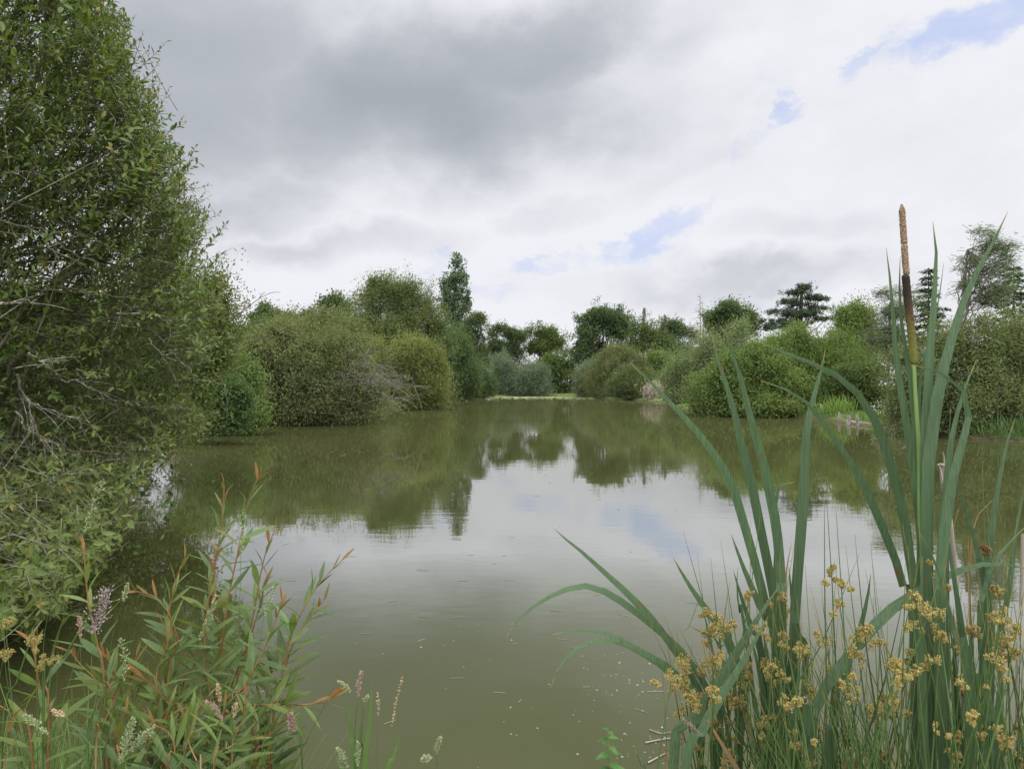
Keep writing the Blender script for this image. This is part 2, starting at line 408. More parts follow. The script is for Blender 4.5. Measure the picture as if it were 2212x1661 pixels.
# ------------------------------------------------------------------ ground and water
def wp(u, v): Y = F * CH / (v - CV); return ((u - CU) * Y / F, Y)
SHORE = [(-2.2, 2.75), (-3.4, 4.0), (-4.6, 5.6), wp(130, 1010), wp(330, 950), wp(500, 922), wp(620, 912), wp(760, 898), wp(860, 886), wp(955, 868.5),
         wp(1030, 860), wp(1060, 857.5), wp(1160, 857), wp(1275, 857.5), wp(1310, 861), wp(1420, 868), wp(1480, 886), wp(1560, 897), wp(1750, 903), wp(1800, 909), wp(1860, 919),
         wp(1940, 930), wp(2060, 946), wp(2220, 954), (21, 15), (18, 8), (10, 4.0), (4, 2.7), (0, 2.6)]
SH = np.array(SHORE)
def sdf(x, y):
    p = np.stack([x, y], -1); d = np.full(x.shape, 1e9); ins = np.zeros(x.shape, bool)
    for i in range(len(SH)):
        a, b = SH[i], SH[(i + 1) % len(SH)]
        e = b - a; w = p - a
        t = np.clip((w @ e) / (e @ e), 0, 1)
        d = np.minimum(d, np.linalg.norm(w - t[..., None] * e, axis=-1))
        c = ((a[1] <= y) & (b[1] > y)) | ((b[1] <= y) & (a[1] > y))
        xi = a[0] + (y - a[1]) / (b[1] - a[1] + 1e-12) * e[0]
        ins ^= c & (x < xi)
    return np.where(ins, -d, d)
def ground_z(x, y):
    x = np.asarray(x, float); y = np.asarray(y, float)
    d = sdf(x, y); p = np.stack([x, y, 0 * x], -1)
    land = .05 + .32 * (1 - np.exp(-np.maximum(d, 0) / .5)) + .010 * np.clip(d, 0, 60) + .06 * noise(p, .35) * np.clip(d, 0, 1) + .012 * noise(p, 3.1)
    return np.where(d > 0, land, .05 + np.clip(d, -3, 0) * .32)
def gz(x, y): return float(ground_z(np.array([x]), np.array([y]))[0])

def grid_sheet(name, mat, xs, ys, zf, kind):
    X, Y = np.meshgrid(xs, ys); Z = zf(X, Y)
    nx, ny = len(xs), len(ys)
    i = np.arange(ny - 1)[:, None] * nx + np.arange(nx - 1)[None]
    q = np.stack([i, i + 1, i + nx + 1, i + nx], -1).reshape(-1, 4)
    mb = MB(); mb.add(np.stack([X, Y, Z], -1), [q])
    return tag(mb.build(name, mat, None, True), kind=kind)

def ground_mat():
    m, nt, out = new_mat('ground')
    c = ramp(nt, [(.3, (.045, .048, .018, 1)), (.5, (.085, .125, .032, 1)), (.7, (.13, .19, .05, 1))], noise_tex(nt, .9, 6, .65))
    c2 = ramp(nt, [(.35, (.05, .04, .025, 1)), (.7, (.12, .095, .06, 1))], noise_tex(nt, 5, 5))
    ge = nt.nodes.new('ShaderNodeNewGeometry'); sx = nt.nodes.new('ShaderNodeSeparateXYZ'); nt.links.new(ge.outputs['Position'], sx.inputs[0])
    f = ramp(nt, [(.05, (1, 1, 1, 1)), (.12, (0, 0, 0, 1))], sx.outputs[2])
    c = mix(nt, c, c2, f)
    p = nt.nodes.new('ShaderNodeBsdfPrincipled'); p.inputs['Roughness'].default_value = .95; p.inputs['Specular IOR Level'].default_value = .1
    b = nt.nodes.new('ShaderNodeBump'); b.inputs['Strength'].default_value = .8; b.inputs['Distance'].default_value = .05
    nt.links.new(noise_tex(nt, 9, 5), b.inputs['Height']); nt.links.new(b.outputs[0], p.inputs['Normal'])
    nt.links.new(c, p.inputs['Base Color']); nt.links.new(p.outputs[0], out.inputs[0])
    return m
far_ = np.geomspace(8, 2900, 26)
xs = np.concatenate([-45 - far_[::-1], np.arange(-45, 45.1, .6), 45 + far_])
ys = np.concatenate([-12 - far_[::-1], np.arange(-12, 0, 1.0), np.arange(0, 12, .3), np.arange(12, 122, .75), 122 + far_])
grid_sheet('ground', ground_mat(), xs, ys, ground_z, 'structure')

def water_mat():
    m, nt, out = new_mat('water'); L = nt.links.new
    base = ramp(nt, [(.35, (.048, .052, .018, 1)), (.65, (.056, .060, .023, 1))], noise_tex(nt, .12, 3))
    df = nt.nodes.new('ShaderNodeBsdfDiffuse'); L(base, df.inputs[0])
    gl = nt.nodes.new('ShaderNodeBsdfGlossy'); gl.inputs['Roughness'].default_value = .010; gl.inputs[0].default_value = (.97, .98, 1, 1)
    fr = nt.nodes.new('ShaderNodeFresnel'); fr.inputs['IOR'].default_value = 1.33
    sc_ = nt.nodes.new('ShaderNodeMath'); sc_.operation = 'POWER'; L(fr.outputs[0], sc_.inputs[0]); sc_.inputs[1].default_value = 1.85
    s2 = nt.nodes.new('ShaderNodeMath'); s2.operation = 'MULTIPLY'; L(sc_.outputs[0], s2.inputs[0]); s2.inputs[1].default_value = 7.5
    cp = nt.nodes.new('ShaderNodeMath'); cp.operation = 'MINIMUM'; L(s2.outputs[0], cp.inputs[0]); cp.inputs[1].default_value = .54
    p = nt.nodes.new('ShaderNodeMixShader'); L(cp.outputs[0], p.inputs[0]); L(df.outputs[0], p.inputs[1]); L(gl.outputs[0], p.inputs[2])
    def bump(h, dist, strength, nrm=None):
        b = nt.nodes.new('ShaderNodeBump'); b.inputs['Distance'].default_value = dist
        if isinstance(strength, float): b.inputs['Strength'].default_value = strength
        else: L(strength, b.inputs['Strength'])
        L(h, b.inputs['Height'])
        if nrm is not None: L(nrm, b.inputs['Normal'])
        return b.outputs[0]
    calm = ramp(nt, [(.40, (.10, .10, .10, 1)), (.66, (1, 1, 1, 1))], noise_tex(nt, .10, 2, sx=(.6, 1.6, 1)))
    n1 = bump(noise_tex(nt, 5.5, 3, .5, sx=(.55, 1, 1)), .002, calm)
    n2 = bump(noise_tex(nt, .9, 2, .5, sx=(.5, 1, 1)), .004, .36, n1)
    L(n2, gl.inputs['Normal']); L(n2, fr.inputs['Normal']); L(p.outputs[0], out.inputs[0])
    return m
wx0, wx1 = SH[:, 0].min() - 1.5, SH[:, 0].max() + 1.5
grid_sheet('water', water_mat(), np.linspace(wx0, wx1, 24), np.linspace(1.9, SH[:, 1].max() + 1, 60), lambda x, y: 0 * x, 'structure')

# ------------------------------------------------------------------ crowns
def sublobes(lobes, n, r, rng, flat=1.0, low=-.5):
    c, R = lobes
    w = (R[:, 0] * R[:, 2]); idx = rng.choice(len(c), n, p=w / w.sum())
    d = unit(rng.normal(size=(n, 3))); d[:, 2] = np.where(d[:, 2] < low, -d[:, 2], d[:, 2])
    rad = rng.uniform(.55, .98, n)
    cc = c[idx] + d * R[idx] * rad[:, None] * (1 - r * .55)
    rr = np.mean(R[idx][:, [0, 2]], 1)[:, None] * r * rng.uniform(.6, 1.35, n)[:, None] * np.array([1, 1, flat])
    return cc, rr

def px_lobes(lobes, Y, depth=.85):
    c, R = [], []
    for lb in lobes:
        u, v, ru, rv = lb[:4]; dy = lb[4] if len(lb) > 4 else 0
        y = Y + dy; c.append(at(u, v, y)); R.append((ru * y / F, max(ru, rv * .6) * y / F * depth, rv * y / F))
    return np.array(c), np.array(R)

def crown(mb, twig, lobes, rng, n, m, L, W, spray, out=.7, up=.5, wind=(0, 0, 0), spread=.35, shell=.55, droop=0.0, zmin=.06, face=.6, twigs=.35, tr=.006, jit=.6, rough_noise=.26, nf=1.2, straggle=.11, gaps=-.38):
    c, R = lobes; n = int(n * 1.25)
    w = (R[:, 0] * R[:, 2]); idx = rng.choice(len(c), n, p=w / w.sum())
    d = unit(rng.normal(size=(n, 3)))
    flip = (d[:, 1] > 0) & (rng.uniform(size=n) < face); d[flip, 1] *= -1        # most leaves where they can be seen from the water
    r = 1 - shell * rng.uniform(size=n) ** 1.6
    far_out = rng.uniform(size=n) < straggle; r = np.where(far_out, rng.uniform(1.0, 1.28, n), r)
    pt = c[idx] + d * R[idx] * (r * (1 + rough_noise * noise(c[idx] + d * R[idx], nf)))[:, None]
    keep = np.ones(n, bool)
    if len(c) > 1 and len(c) < 40:
        for j in range(len(c)):
            q = np.linalg.norm((pt - c[j]) / R[j], axis=1)
            keep &= ~((q < .62) & (idx != j) & (rng.uniform(size=n) < .8))
    keep &= pt[:, 2] > zmin
    gn = noise(pt, 1.15 / spray, 3) + .5 * noise(pt, 2.6 / spray, 5)      # open hollows between the leaf clumps
    keep &= (gn > gaps) | (rng.uniform(size=n) < .22)
    pt, d, far_out = pt[keep], d[keep], far_out[keep]; n = len(pt)
    ax = unit(d * out + np.array([0, 0, up]) + rng.normal(size=(n, 3)) * .45 + np.array(wind))
    s = spray * rng.uniform(.6, 1.4, n) * np.where(far_out, 1.5, 1)
    t = rng.uniform(0, 1, (n, m))
    P = pt[:, None] + ax[:, None] * ((t - .4) * s[:, None])[..., None] + rng.normal(size=(n, m, 3)) * (s[:, None] * spread * (1 - .55 * t))[..., None] * np.array([1, 1, .8])
    P[..., 2] -= droop * (s[:, None] * t) ** 2
    D = ax[:, None] * .7 + rng.normal(size=(n, m, 3)) * jit + np.array([0, 0, -droop * .8]) + np.array(wind) * .6
    N = rng.normal(size=(n, m, 3)) * .75 + np.array([0, 0, .7]) + d[:, None] * .45
    sprayc = np.repeat(rng.normal(size=n) * .18, m)
    rnd = np.clip(.5 + sprayc + rng.normal(size=n * m) * .2, 0, 1)
    P, D, N = (a.reshape(-1, 3) for a in (P, D, N))
    ok = P[:, 2] > zmin * .6
    LL = L * rng.uniform(.65, 1.3, len(P)); WW = W * rng.uniform(.7, 1.25, len(P))
    leaves_quad(mb, P[ok], D[ok], N[ok], LL[ok], WW[ok], rnd[ok])
    if twig is not None and twigs > 0:
        k = (rng.uniform(size=n) < twigs) | far_out
        a = pt[k] - ax[k] * (s[k] * .7)[:, None]; e = pt[k] + ax[k] * (s[k] * .65)[:, None]
        e[:, 2] -= droop * (s[k] * .6) ** 2
        mid = (a + e) / 2 + rng.normal(size=a.shape) * (s[k] * .06)[:, None]
        g = (a[:, 2] > zmin) & (e[:, 2] > zmin)
        if g.any(): tubes(twig, bez(a[g], mid[g], e[g], 4), np.tile(np.array([1, .8, .55, .2]) * tr, (g.sum(), 1)), 3)
    return pt

def limbs(mb, start, targets, rng, r0, K=7, lift=.25, rt=.2):
    n = len(targets); a = np.broadcast_to(start, (n, 3)) if np.ndim(start) == 1 else start
    mid = a * .5 + targets * .5 + np.array([0, 0, 1.]) * (np.linalg.norm(targets - a, axis=1) * lift)[:, None] * rng.uniform(-.2, 1, n)[:, None] + rng.normal(size=(n, 3)) * (np.linalg.norm(targets - a, axis=1) * .08)[:, None]
    P = bez(a, mid, targets, K)
    P[:, 1:-1] += rng.normal(size=(n, K - 2, 3)) * (np.linalg.norm(targets - a, axis=1) * .025)[:, None, None]
    tubes(mb, P, r0 * np.linspace(1, rt, K)[None] * rng.uniform(.6, 1.1, (n, 1)), 5)

_seed = [100]
def plant_tree(name, label, cat, group, Y, lobes, leaf, bark='bark_grey', base=None, trunk=None, n=900, m=22, L=.2, W=.09, spray=.9,
               sub=(28, .42, .8), seed=None, stems=1, depth=.85, cr={}, trunk_r=.02, leafname='crown', nlimb=26, fill=.3, skirt=None):
    _seed[0] += 1; rng = R_(seed or _seed[0])
    lb = px_lobes(lobes, Y, depth)
    cen = lb[0].mean(0)
    if skirt is None: skirt = stems > 1
    if skirt:
        c0, R0 = lb; zb = c0[:, 2] - R0[:, 2]; k = zb > .25
        c1 = c0[k].copy(); c1[:, 2] = zb[k] * .5 + .1; R1 = R0[k].copy(); R1[:, 2] = zb[k] * .55 + .25; R1[:, :2] *= .9
        lb = (np.vstack([c0, c1]), np.vstack([R0, R1]))
    bu = base if base is not None else CU + cen[0] / cen[1] * F
    bx = (bu - CU) * Y / F; bz = gz(bx, Y)
    if bz < .1: bz = .02
    root = thing(name, (bx, Y, bz), label, cat, group)
    B = np.array([bx, Y, bz - .15])
    if sub: sl_ = sublobes(lb, sub[0], sub[1], rng, sub[2], -.5 if stems == 1 else -1.1)
    else: sl_ = lb
    top = lb[0][:, 2].max(); H = (lb[0][:, 2] + lb[1][:, 2]).max() - bz
    tk = MB()
    if stems == 1:
        hd = np.array(at(trunk[0], trunk[1], Y)) if trunk else np.array([bx * .5 + cen[0] * .5, Y, bz + (cen[2] - bz) * .75])
        K = 9; t = np.linspace(0, 1, K)[:, None]
        P = B + (hd - B) * t + noise(np.array([[bx, i * .9, 2] for i in range(K)]), 1.0)[:, None] * np.array([1, .6, 0]) * H * .012 * np.sin(t * 3.1)
        tubes(tk, P, H * trunk_r * np.linspace(1.25, .6, K), 8)
        sel = sl_[0][rng.permutation(len(sl_[0]))[:nlimb]]
        st = P[rng.integers(K // 2, K, len(sel))]
        limbs(tk, st, sel, rng, H * trunk_r * .42)
    else:
        ang = rng.uniform(0, 6.28, stems); sp = lb[1][:, 0].max()
        bb = B + np.stack([np.cos(ang) * sp * .3, np.sin(ang) * sp * .25, 0 * ang], 1)
        sel = sl_[0][rng.permutation(len(sl_[0]))[:stems]]
        limbs(tk, bb[:len(sel)], sel, rng, H * trunk_r, lift=.2)
        sel2 = sl_[0][rng.permutation(len(sl_[0]))[:nlimb]]
        st = bb[rng.integers(0, len(bb), len(sel2))] * .5 + sel2 * .5
        limbs(tk, st, sel2, rng, H * trunk_r * .4)
    to = tk.build('trunk' if stems == 1 else 'stem', M[bark], root, True)
    cm = MB(); tw = MB()
    crown(cm, tw, sl_, rng, n, m, L, W, spray, **cr)
    if fill > 0:
        cf = dict(cr); cf.update(shell=.85, twigs=.15); crown(cm, tw, lb, rng, int(n * fill), m, L, W, spray, **cf)
    c = cm.build(leafname, leaf if not isinstance(leaf, str) else M[leaf], root)
    if tw.n: tw.build('twig', M[bark], to)
    return root

# ------------------------------------------------------------------ far bank
OAK = dict(n=560, m=34, L=.30, W=.18, spray=.95, sub=(30, .36, .62), fill=.22, cr=dict(spread=.42, up=.5, twigs=.5, tr=.02, shell=.6, jit=.9), bark='bark_dark', trunk_r=.026)
def oak(label, Y, lobes, light=False, name='oak_tree', cat='tree', group='oaks behind the pond', **k):
    a = dict(OAK); a['cr'] = dict(OAK['cr']); a['cr'].update(k.pop('cr', {})); a.update(k)
    return plant_tree(name, label, cat, group, Y, lobes, 'leaf_oak_light' if light else 'leaf_oak', **a)
oak('flat-topped dark oak seen over the olive bushes left of the tall willow', 80, [(586, 684, 34, 17), (565, 694, 20, 14), (610, 692, 20, 12), (590, 720, 30, 25)], n=420)
oak('ragged dark oak peeping out behind the left shoulder of the tall willow', 78, [(715, 664, 34, 24), (690, 690, 46, 26), (745, 690, 30, 30), (655, 690, 20, 18), (735, 650, 18, 14), (700, 730, 60, 40)], n=520)
oak('dark round oak standing close right of the poplar', 118, [(1030, 706, 26, 28), (1008, 730, 30, 34), (1040, 740, 20, 26), (1015, 780, 36, 40)], n=520)
oak('mid-green oak between the poplar oak and the sky gap, with a lower right dome', 122, [(1076, 722, 26, 22), (1108, 738, 28, 30), (1080, 760, 34, 26), (1110, 775, 26, 26)], n=560, light=False)
oak('lighter open-crowned oak just right of the sky gap above the pond end', 124, [(1160, 722, 26, 22), (1190, 735, 26, 24), (1172, 752, 34, 20), (1215, 748, 16, 16), (1146, 730, 14, 14)], True, n=380)
oak('largest dark oak rising above the bushes right of the pond end', 114, [(1300, 715, 56, 52), (1342, 694, 34, 34), (1265, 745, 34, 44), (1345, 740, 44, 42), (1290, 770, 60, 34), (1255, 785, 24, 20)], n=1300, sub=(48, .30, .62), seed=7)
oak('small dark oak behind the thin alders, right of the largest oak', 120, [(1462, 712, 34, 24), (1440, 730, 30, 26), (1490, 725, 20, 18), (1455, 760, 60, 28)], n=520)
oak('dark spreading oak between the bare dead larch and the pine', 88, [(1572, 684, 36, 32), (1550, 704, 34, 28), (1602, 702, 30, 28), (1575, 725, 44, 22), (1540, 715, 16, 16)], n=700, sub=(34, .34, .62))
oak('distant oak filling the low gap behind the silver willows', 150, [(1130, 805, 60, 26), (1200, 795, 60, 32), (1085, 780, 40, 34), (1040, 775, 40, 44), (1205, 765, 36, 24), (1235, 780, 30, 36)], n=900, trunk=(1160, 800))
oak('distant oak behind the right-hand pale willow', 125, [(1420, 790, 60, 30), (1500, 780, 60, 36), (1580, 770, 60, 34)], n=700)
oak('distant oak behind the pine and its green neighbours', 105, [(1690, 770, 80, 40), (1800, 760, 80, 40), (1900, 760, 60, 40)], n=800)
oak('distant oak behind the left-hand willow bushes', 90, [(560, 740, 60, 36), (650, 750, 60, 36)], n=500)

plant_tree('poplar_tree', 'tall narrow poplar standing high above the other trees', 'tree', None, 126,
           [(988, 574, 18, 24), (994, 604, 21, 28), (968, 622, 18, 36), (996, 640, 19, 28), (964, 660, 18, 32), (988, 672, 26, 30), (1008, 662, 12, 16), (978, 705, 34, 30), (985, 745, 34, 34)],
           'leaf_poplar', 'bark_grey', base=982, trunk=(984, 600), fill=0, n=620, m=18, L=.36, W=.25, spray=.95, sub=None, trunk_r=.014,
           cr=dict(up=1.1, out=.3, spread=.3, twigs=.5, tr=.02, shell=.8, jit=.7, gaps=-.8, straggle=.03, rough_noise=.1), nlimb=40)

BUSH = dict(stems=7, trunk_r=.012, nlimb=30, leafname='foliage')
def bush(label, Y, lobes, leaf, name='willow_bush', cat='bush', group='willow bushes round the pond', **k):
    a = dict(BUSH); a.update(k)
    return plant_tree(name, label, cat, group, Y, lobes, leaf, **a)

# left bank
bush('bright green leafy thicket showing between the sallow and the olive bushes', 44, [(520, 745, 60, 40), (570, 715, 40, 26), (470, 780, 60, 60), (575, 760, 40, 30)], 'leaf_bright', n=1300, m=24, L=.17, W=.10, spray=.7, group=None)
bush('largest grey-olive willow bush, rounded, reaching down to the left waterline', 33,
     [(560, 830, 80, 80), (620, 765, 90, 68), (705, 758, 100, 60), (650, 845, 130, 70), (745, 830, 90, 76), (560, 775, 60, 50), (800, 860, 50, 42), (690, 885, 100, 30), (815, 884, 44, 18, 3), (840, 880, 34, 16, 8)],
     'leaf_olive', n=6500, m=24, L=.115, W=.055, spray=.62, sub=(110, .27, .9), bark='bark_twig', nlimb=60, cr=dict(twigs=.55, tr=.006, shell=.5, jit=.75, rough_noise=.12), seed=11)
bush('olive willow dome behind the largest grey-olive bush', 47, [(690, 705, 74, 44), (740, 730, 60, 46), (630, 715, 50, 40), (690, 755, 90, 50), (770, 760, 40, 40)],
     'leaf_olive', n=3000, m=22, L=.16, W=.075, spray=.75, sub=(60, .30, .9))
bush('yellow-green willow bush with feathery dome, brightest on the left bank', 53,
     [(880, 770, 72, 46), (900, 800, 68, 60), (820, 785, 50, 50), (860, 840, 80, 46), (935, 790, 32, 50), (930, 845, 36, 34), (790, 830, 40, 46)],
     'leaf_yellowgreen', n=4600, m=22, L=.18, W=.06, spray=.85, sub=(80, .26, 1.0), cr=dict(up=.9, out=.5, spread=.3, jit=.45, shell=.45, rough_noise=.14, twigs=.3), seed=12)
bush('tallest rounded willow on the left bank, a broad green dome', 66,
     [(835, 650, 66, 48), (880, 655, 56, 52), (790, 672, 44, 40), (915, 690, 46, 50), (850, 710, 100, 56), (940, 735, 38, 48), (790, 735, 60, 46), (880, 760, 90, 50), (860, 800, 110, 46)],
     'leaf_willow', name='willow_tree', cat='tree', group=None, n=9000, m=24, L=.24, W=.085, spray=1.2, sub=(110, .26, .95), skirt=True, fill=.5, stems=5, trunk_r=.016, bark='bark_grey', cr=dict(up=.7, out=.6, spread=.3, jit=.5, shell=.5, rough_noise=.13, twigs=.4, droop=.05, tr=.012), seed=13)
bush('dark green willow flank running from the tall dome down to the water', 80, [(985, 745, 32, 42), (1000, 790, 34, 52), (975, 820, 36, 44), (1015, 835, 24, 28), (985, 850, 34, 16)],
     'leaf_willow_dark', n=1900, m=22, L=.22, W=.08, spray=1.1, sub=(40, .32, 1.0), cr=dict(up=.6, shell=.5, jit=.6))
bush('small grey-green bush at the far left corner of the pond', 94, [(1035, 815, 22, 32), (1050, 832, 16, 26), (1022, 840, 20, 20)], 'leaf_willow_dark', n=800, m=22, L=.24, W=.09, spray=1.0)
bush('silvery willow bush at the far end, the left one of the pair', 108, [(1085, 808, 32, 38), (1105, 822, 30, 36), (1075, 835, 24, 24)], 'leaf_silver', n=1300, m=22, L=.28, W=.09, spray=1.4, sub=(24, .38, .9), cr=dict(up=.9, jit=.4, spread=.28, shell=.5, wind=(.2, 0, 0)))
bush('silvery willow bush at the far end, lower right one of the pair', 106, [(1150, 818, 32, 34), (1130, 832, 30, 26), (1165, 836, 20, 22)], 'leaf_silver', n=1200, m=22, L=.28, W=.09, spray=1.4, sub=(24, .38, .9), cr=dict(up=.9, jit=.4, spread=.28, shell=.5, wind=(.2, 0, 0)))
bush('dark leafy bush over the small clearing at the pond end', 114, [(1195, 800, 36, 32), (1225, 806, 28, 32), (1185, 830, 22, 24), (1235, 835, 14, 18)], 'leaf_oak_light', n=1000, m=22, L=.3, W=.18, spray=1.1, group=None, name='leafy_bush')

# right bank
bush('grey-green bush right of the clearing, touching the far waterline', 100, [(1262, 820, 26, 34), (1285, 812, 34, 36), (1255, 845, 18, 14)], 'leaf_silver', n=1000, m=22, L=.25, W=.09, spray=1.1)
bush('brownish-green willow dome with dark hollow below, right of the pond end', 95, [(1330, 790, 50, 36), (1370, 800, 46, 40), (1300, 815, 40, 36), (1395, 800, 28, 34), (1310, 845, 40, 18)],
     'leaf_olive', n=2000, m=22, L=.22, W=.08, spray=1.0, cr=dict(up=.7, shell=.5))
bush('rounded olive bush in front of the brownish dome, beside the dead reeds', 84, [(1355, 828, 46, 36), (1385, 836, 36, 32), (1335, 845, 32, 22), (1400, 820, 22, 28)], 'leaf_willow', n=1700, m=22, L=.19, W=.07, spray=.9, cr=dict(shell=.5))
bush('fresh green shrub wedged between the olive dome and the pale willow', 88, [(1425, 800, 26, 36), (1415, 770, 16, 22), (1440, 830, 26, 30)], 'leaf_bush_green', n=800, m=20, L=.22, W=.11, spray=.9, group=None, name='leafy_bush')
bush('pale feathery willow leaning over the right bank, wind in its top', 60, [(1500, 755, 48, 38), (1470, 795, 46, 48), (1540, 760, 44, 40), (1450, 840, 38, 44), (1520, 810, 60, 50), (1490, 860, 46, 28), (1585, 730, 26, 30), (1610, 720, 26, 24), (1570, 770, 40, 40)],
     'leaf_pale', n=2900, m=20, L=.22, W=.055, spray=1.2, sub=(56, .30, 1.0), cr=dict(up=.8, out=.45, wind=(.35, 0, 0), jit=.4, spread=.3, shell=.6, rough_noise=.25, twigs=.4), seed=14)
bush('widest fresh green bush on the right bank, low dome overhanging the water', 41.3,
     [(1540, 845, 56, 46), (1600, 830, 60, 56), (1670, 840, 66, 54), (1640, 790, 60, 44), (1720, 850, 46, 44), (1520, 875, 40, 24), (1640, 880, 110, 22), (1580, 800, 40, 34)],
     'leaf_bush_green', n=5600, m=24, L=.145, W=.08, spray=.62, sub=(100, .25, .9), cr=dict(shell=.5, rough_noise=.14, jit=.8), nlimb=50, seed=15)
bush('light green willow behind the widest green bush, below the pine', 52, [(1760, 745, 54, 36), (1710, 745, 50, 32), (1815, 760, 48, 42), (1760, 800, 80, 46), (1690, 780, 50, 36), (1850, 800, 40, 46), (1655, 760, 30, 26)],
     'leaf_bush_green', n=4200, m=22, L=.18, W=.065, spray=.95, sub=(60, .30, .95), cr=dict(up=.7, jit=.5, shell=.5, rough_noise=.18), seed=16)

oak('dense dark oak thicket behind the sallows at the far left', 25, [(200, 790, 170, 90), (40, 750, 160, 140), (330, 820, 90, 70), (-150, 740, 200, 200)], n=1500, sub=(60, .3, .8), L=.14, W=.08, spray=.6, base=60, group=None, name='oak_thicket', cat='thicket')
# pine, larch, spruces and the rest of the right skyline
plant_tree('pine_tree', 'dark wide-armed pine with flat needle layers on the right skyline', 'tree', None, 82,
           [(1738, 622, 24, 5), (1722, 634, 34, 4), (1756, 645, 34, 4), (1704, 652, 36, 4), (1740, 659, 30, 3), (1766, 668, 36, 4), (1684, 674, 34, 4), (1732, 679, 50, 4), (1668, 695, 34, 4), (1776, 689, 30, 3), (1714, 699, 44, 4), (1680, 708, 40, 4)],
           'leaf_pine', 'bark_dark', base=1722, trunk=(1732, 628), fill=.6, n=560, m=24, L=.26, W=.075, spray=.38, sub=(64, .32, .28), trunk_r=.02,
           cr=dict(up=.15, out=.6, spread=.35, twigs=.6, tr=.025, shell=.9, jit=1.0, wind=(.15, 0, .05)), nlimb=46, leafname='needles', seed=21)
def larch():
    rng = R_(3); Y = 92; b = at(1511, 760, Y); t = at(1512, 634, Y)
    root = thing('dead_tree', (b[0], Y, gz(b[0], Y)), 'bare dead larch pole with thin grey twigs above the pale willow', 'tree')
    a = np.array([b[0], Y, gz(b[0], Y)]); mb = MB()
    for dx in (0, .45): tubes(mb, spline([a + [dx, 0, 0], (a + t) / 2 + [dx + .1, 0, 0], t + [dx * .6, 0, -dx * 2]], 8), np.linspace(.16, .02, 8), 6)
    mb.build('trunk', M['bark_dead'], root); mb = MB()
    n = 90; f = rng.uniform(.45, .98, n); st = a + (t - a) * f[:, None]; an = rng.uniform(0, 6.28, n)
    ln = (1.05 - f) * 5.5 * rng.uniform(.5, 1.2, n)
    e = st + np.stack([np.cos(an), np.sin(an), rng.uniform(-.35, .25, n)], 1) * ln[:, None]
    tubes(mb, bez(st, (st + e) / 2 + [0, 0, .25], e, 5), np.tile(np.linspace(.03, .008, 5), (n, 1)), 3)
    mb.build('twig', M['bark_dead'], root)
larch()
def alder(label, Y, lobes, base, top, **k):
    a = dict(fill=0, n=330, m=18, L=.28, W=.17, spray=1.0, sub=(26, .4, .9), trunk_r=.012, cr=dict(spread=.45, shell=.95, twigs=.9, tr=.02, jit=.9), nlimb=30); a.update(k)
    plant_tree('alder_tree', label, 'tree', 'thin alders behind the right bushes', Y, lobes, 'leaf_oak_light', 'bark_grey', base=base, trunk=top, **a)
alder('thin open alder with sparse top beside the largest oak', 108, [(1390, 682, 22, 22), (1408, 672, 10, 12), (1374, 700, 16, 18), (1385, 725, 30, 34), (1372, 765, 30, 30), (1405, 745, 26, 40)], 1388, (1391, 665), n=420)
alder('slighter bare-topped alder between the sparse alder and the small dark oak', 106, [(1434, 700, 13, 18), (1430, 745, 22, 36), (1442, 780, 20, 26)], 1436, (1436, 680), n=200)
plant_tree('round_tree', 'round-headed mid-green tree right of the pine', 'tree', None, 62, [(1846, 682, 32, 26), (1830, 705, 32, 34), (1862, 712, 26, 38), (1845, 745, 40, 40)],
           'leaf_bush_green', 'bark_dark', base=1846, n=1000, m=22, L=.22, W=.11, spray=.95, sub=(40, .34, .9), cr=dict(shell=.65, up=.7))

def spruce(label, Y, apex, base_v, half, seed, tiers=13):
    rng = R_(seed); t = np.array(at(*apex, Y)); b = np.array(at(apex[0], base_v, Y)); g = gz(t[0], Y)
    root = thing('spruce_tree', (t[0], Y, g), label, 'tree', 'spruces on the right skyline')
    a = np.array([t[0], Y, g]); mb = MB(); tubes(mb, spline([a, t], 6), np.linspace(.16, .02, 6), 6)
    tk = mb.build('trunk', M['bark_dark'], root)
    cm, bm = MB(), MB(); hw = half * Y / F; H = t[2] - b[2]
    for k in range(tiers):
        f = (k + .6) / tiers; z = t[2] - H * f * .98; R = hw * f ** .85 * rng.uniform(.75, 1.15); nb = int(6 + 6 * f)
        an = rng.uniform(0, 6.28, nb); ln = R * rng.uniform(.7, 1.1, nb)
        st = np.stack([0 * an + t[0], 0 * an + Y, 0 * an + z], 1); dr = np.stack([np.cos(an), np.sin(an), 0 * an], 1)
        e = st + dr * ln[:, None] + np.array([0, 0, -1.]) * (ln * .22)[:, None]
        mid = (st + e) / 2 + np.array([0, 0, -1.]) * (ln * .14)[:, None]
        P = bez(st, mid, e, 7); tubes(bm, P, np.tile(np.linspace(.035, .008, 7), (nb, 1)), 3)
        q = int(70 + 200 * f); i = rng.integers(0, nb, q); s = rng.uniform(.15, 1, q) ** .7
        x = P[i, np.clip((s * 6).astype(int), 0, 6)] + rng.normal(size=(q, 3)) * np.array([.12, .12, .07])
        sd_ = np.cross(dr[i], [0, 0, 1.]) * rng.choice([-1, 1], q)[:, None]
        D = dr[i] * .8 + sd_ * .7 + [0, 0, -.35] + rng.normal(size=(q, 3)) * .25
        leaves_quad(cm, x, D, np.tile([0, 0, 1.], (q, 1)) + rng.normal(size=(q, 3)) * .4, rng.uniform(.22, .5, q), rng.uniform(.08, .15, q), np.clip(rng.normal(.5, .25, q), 0, 1))
    cm.build('needles', M['leaf_spruce'], root); bm.build('branch', M['bark_dark'], tk)
spruce('dark layered spruce behind the tall reedmace leaves', 50, (2006, 578), 745, 62, 31)
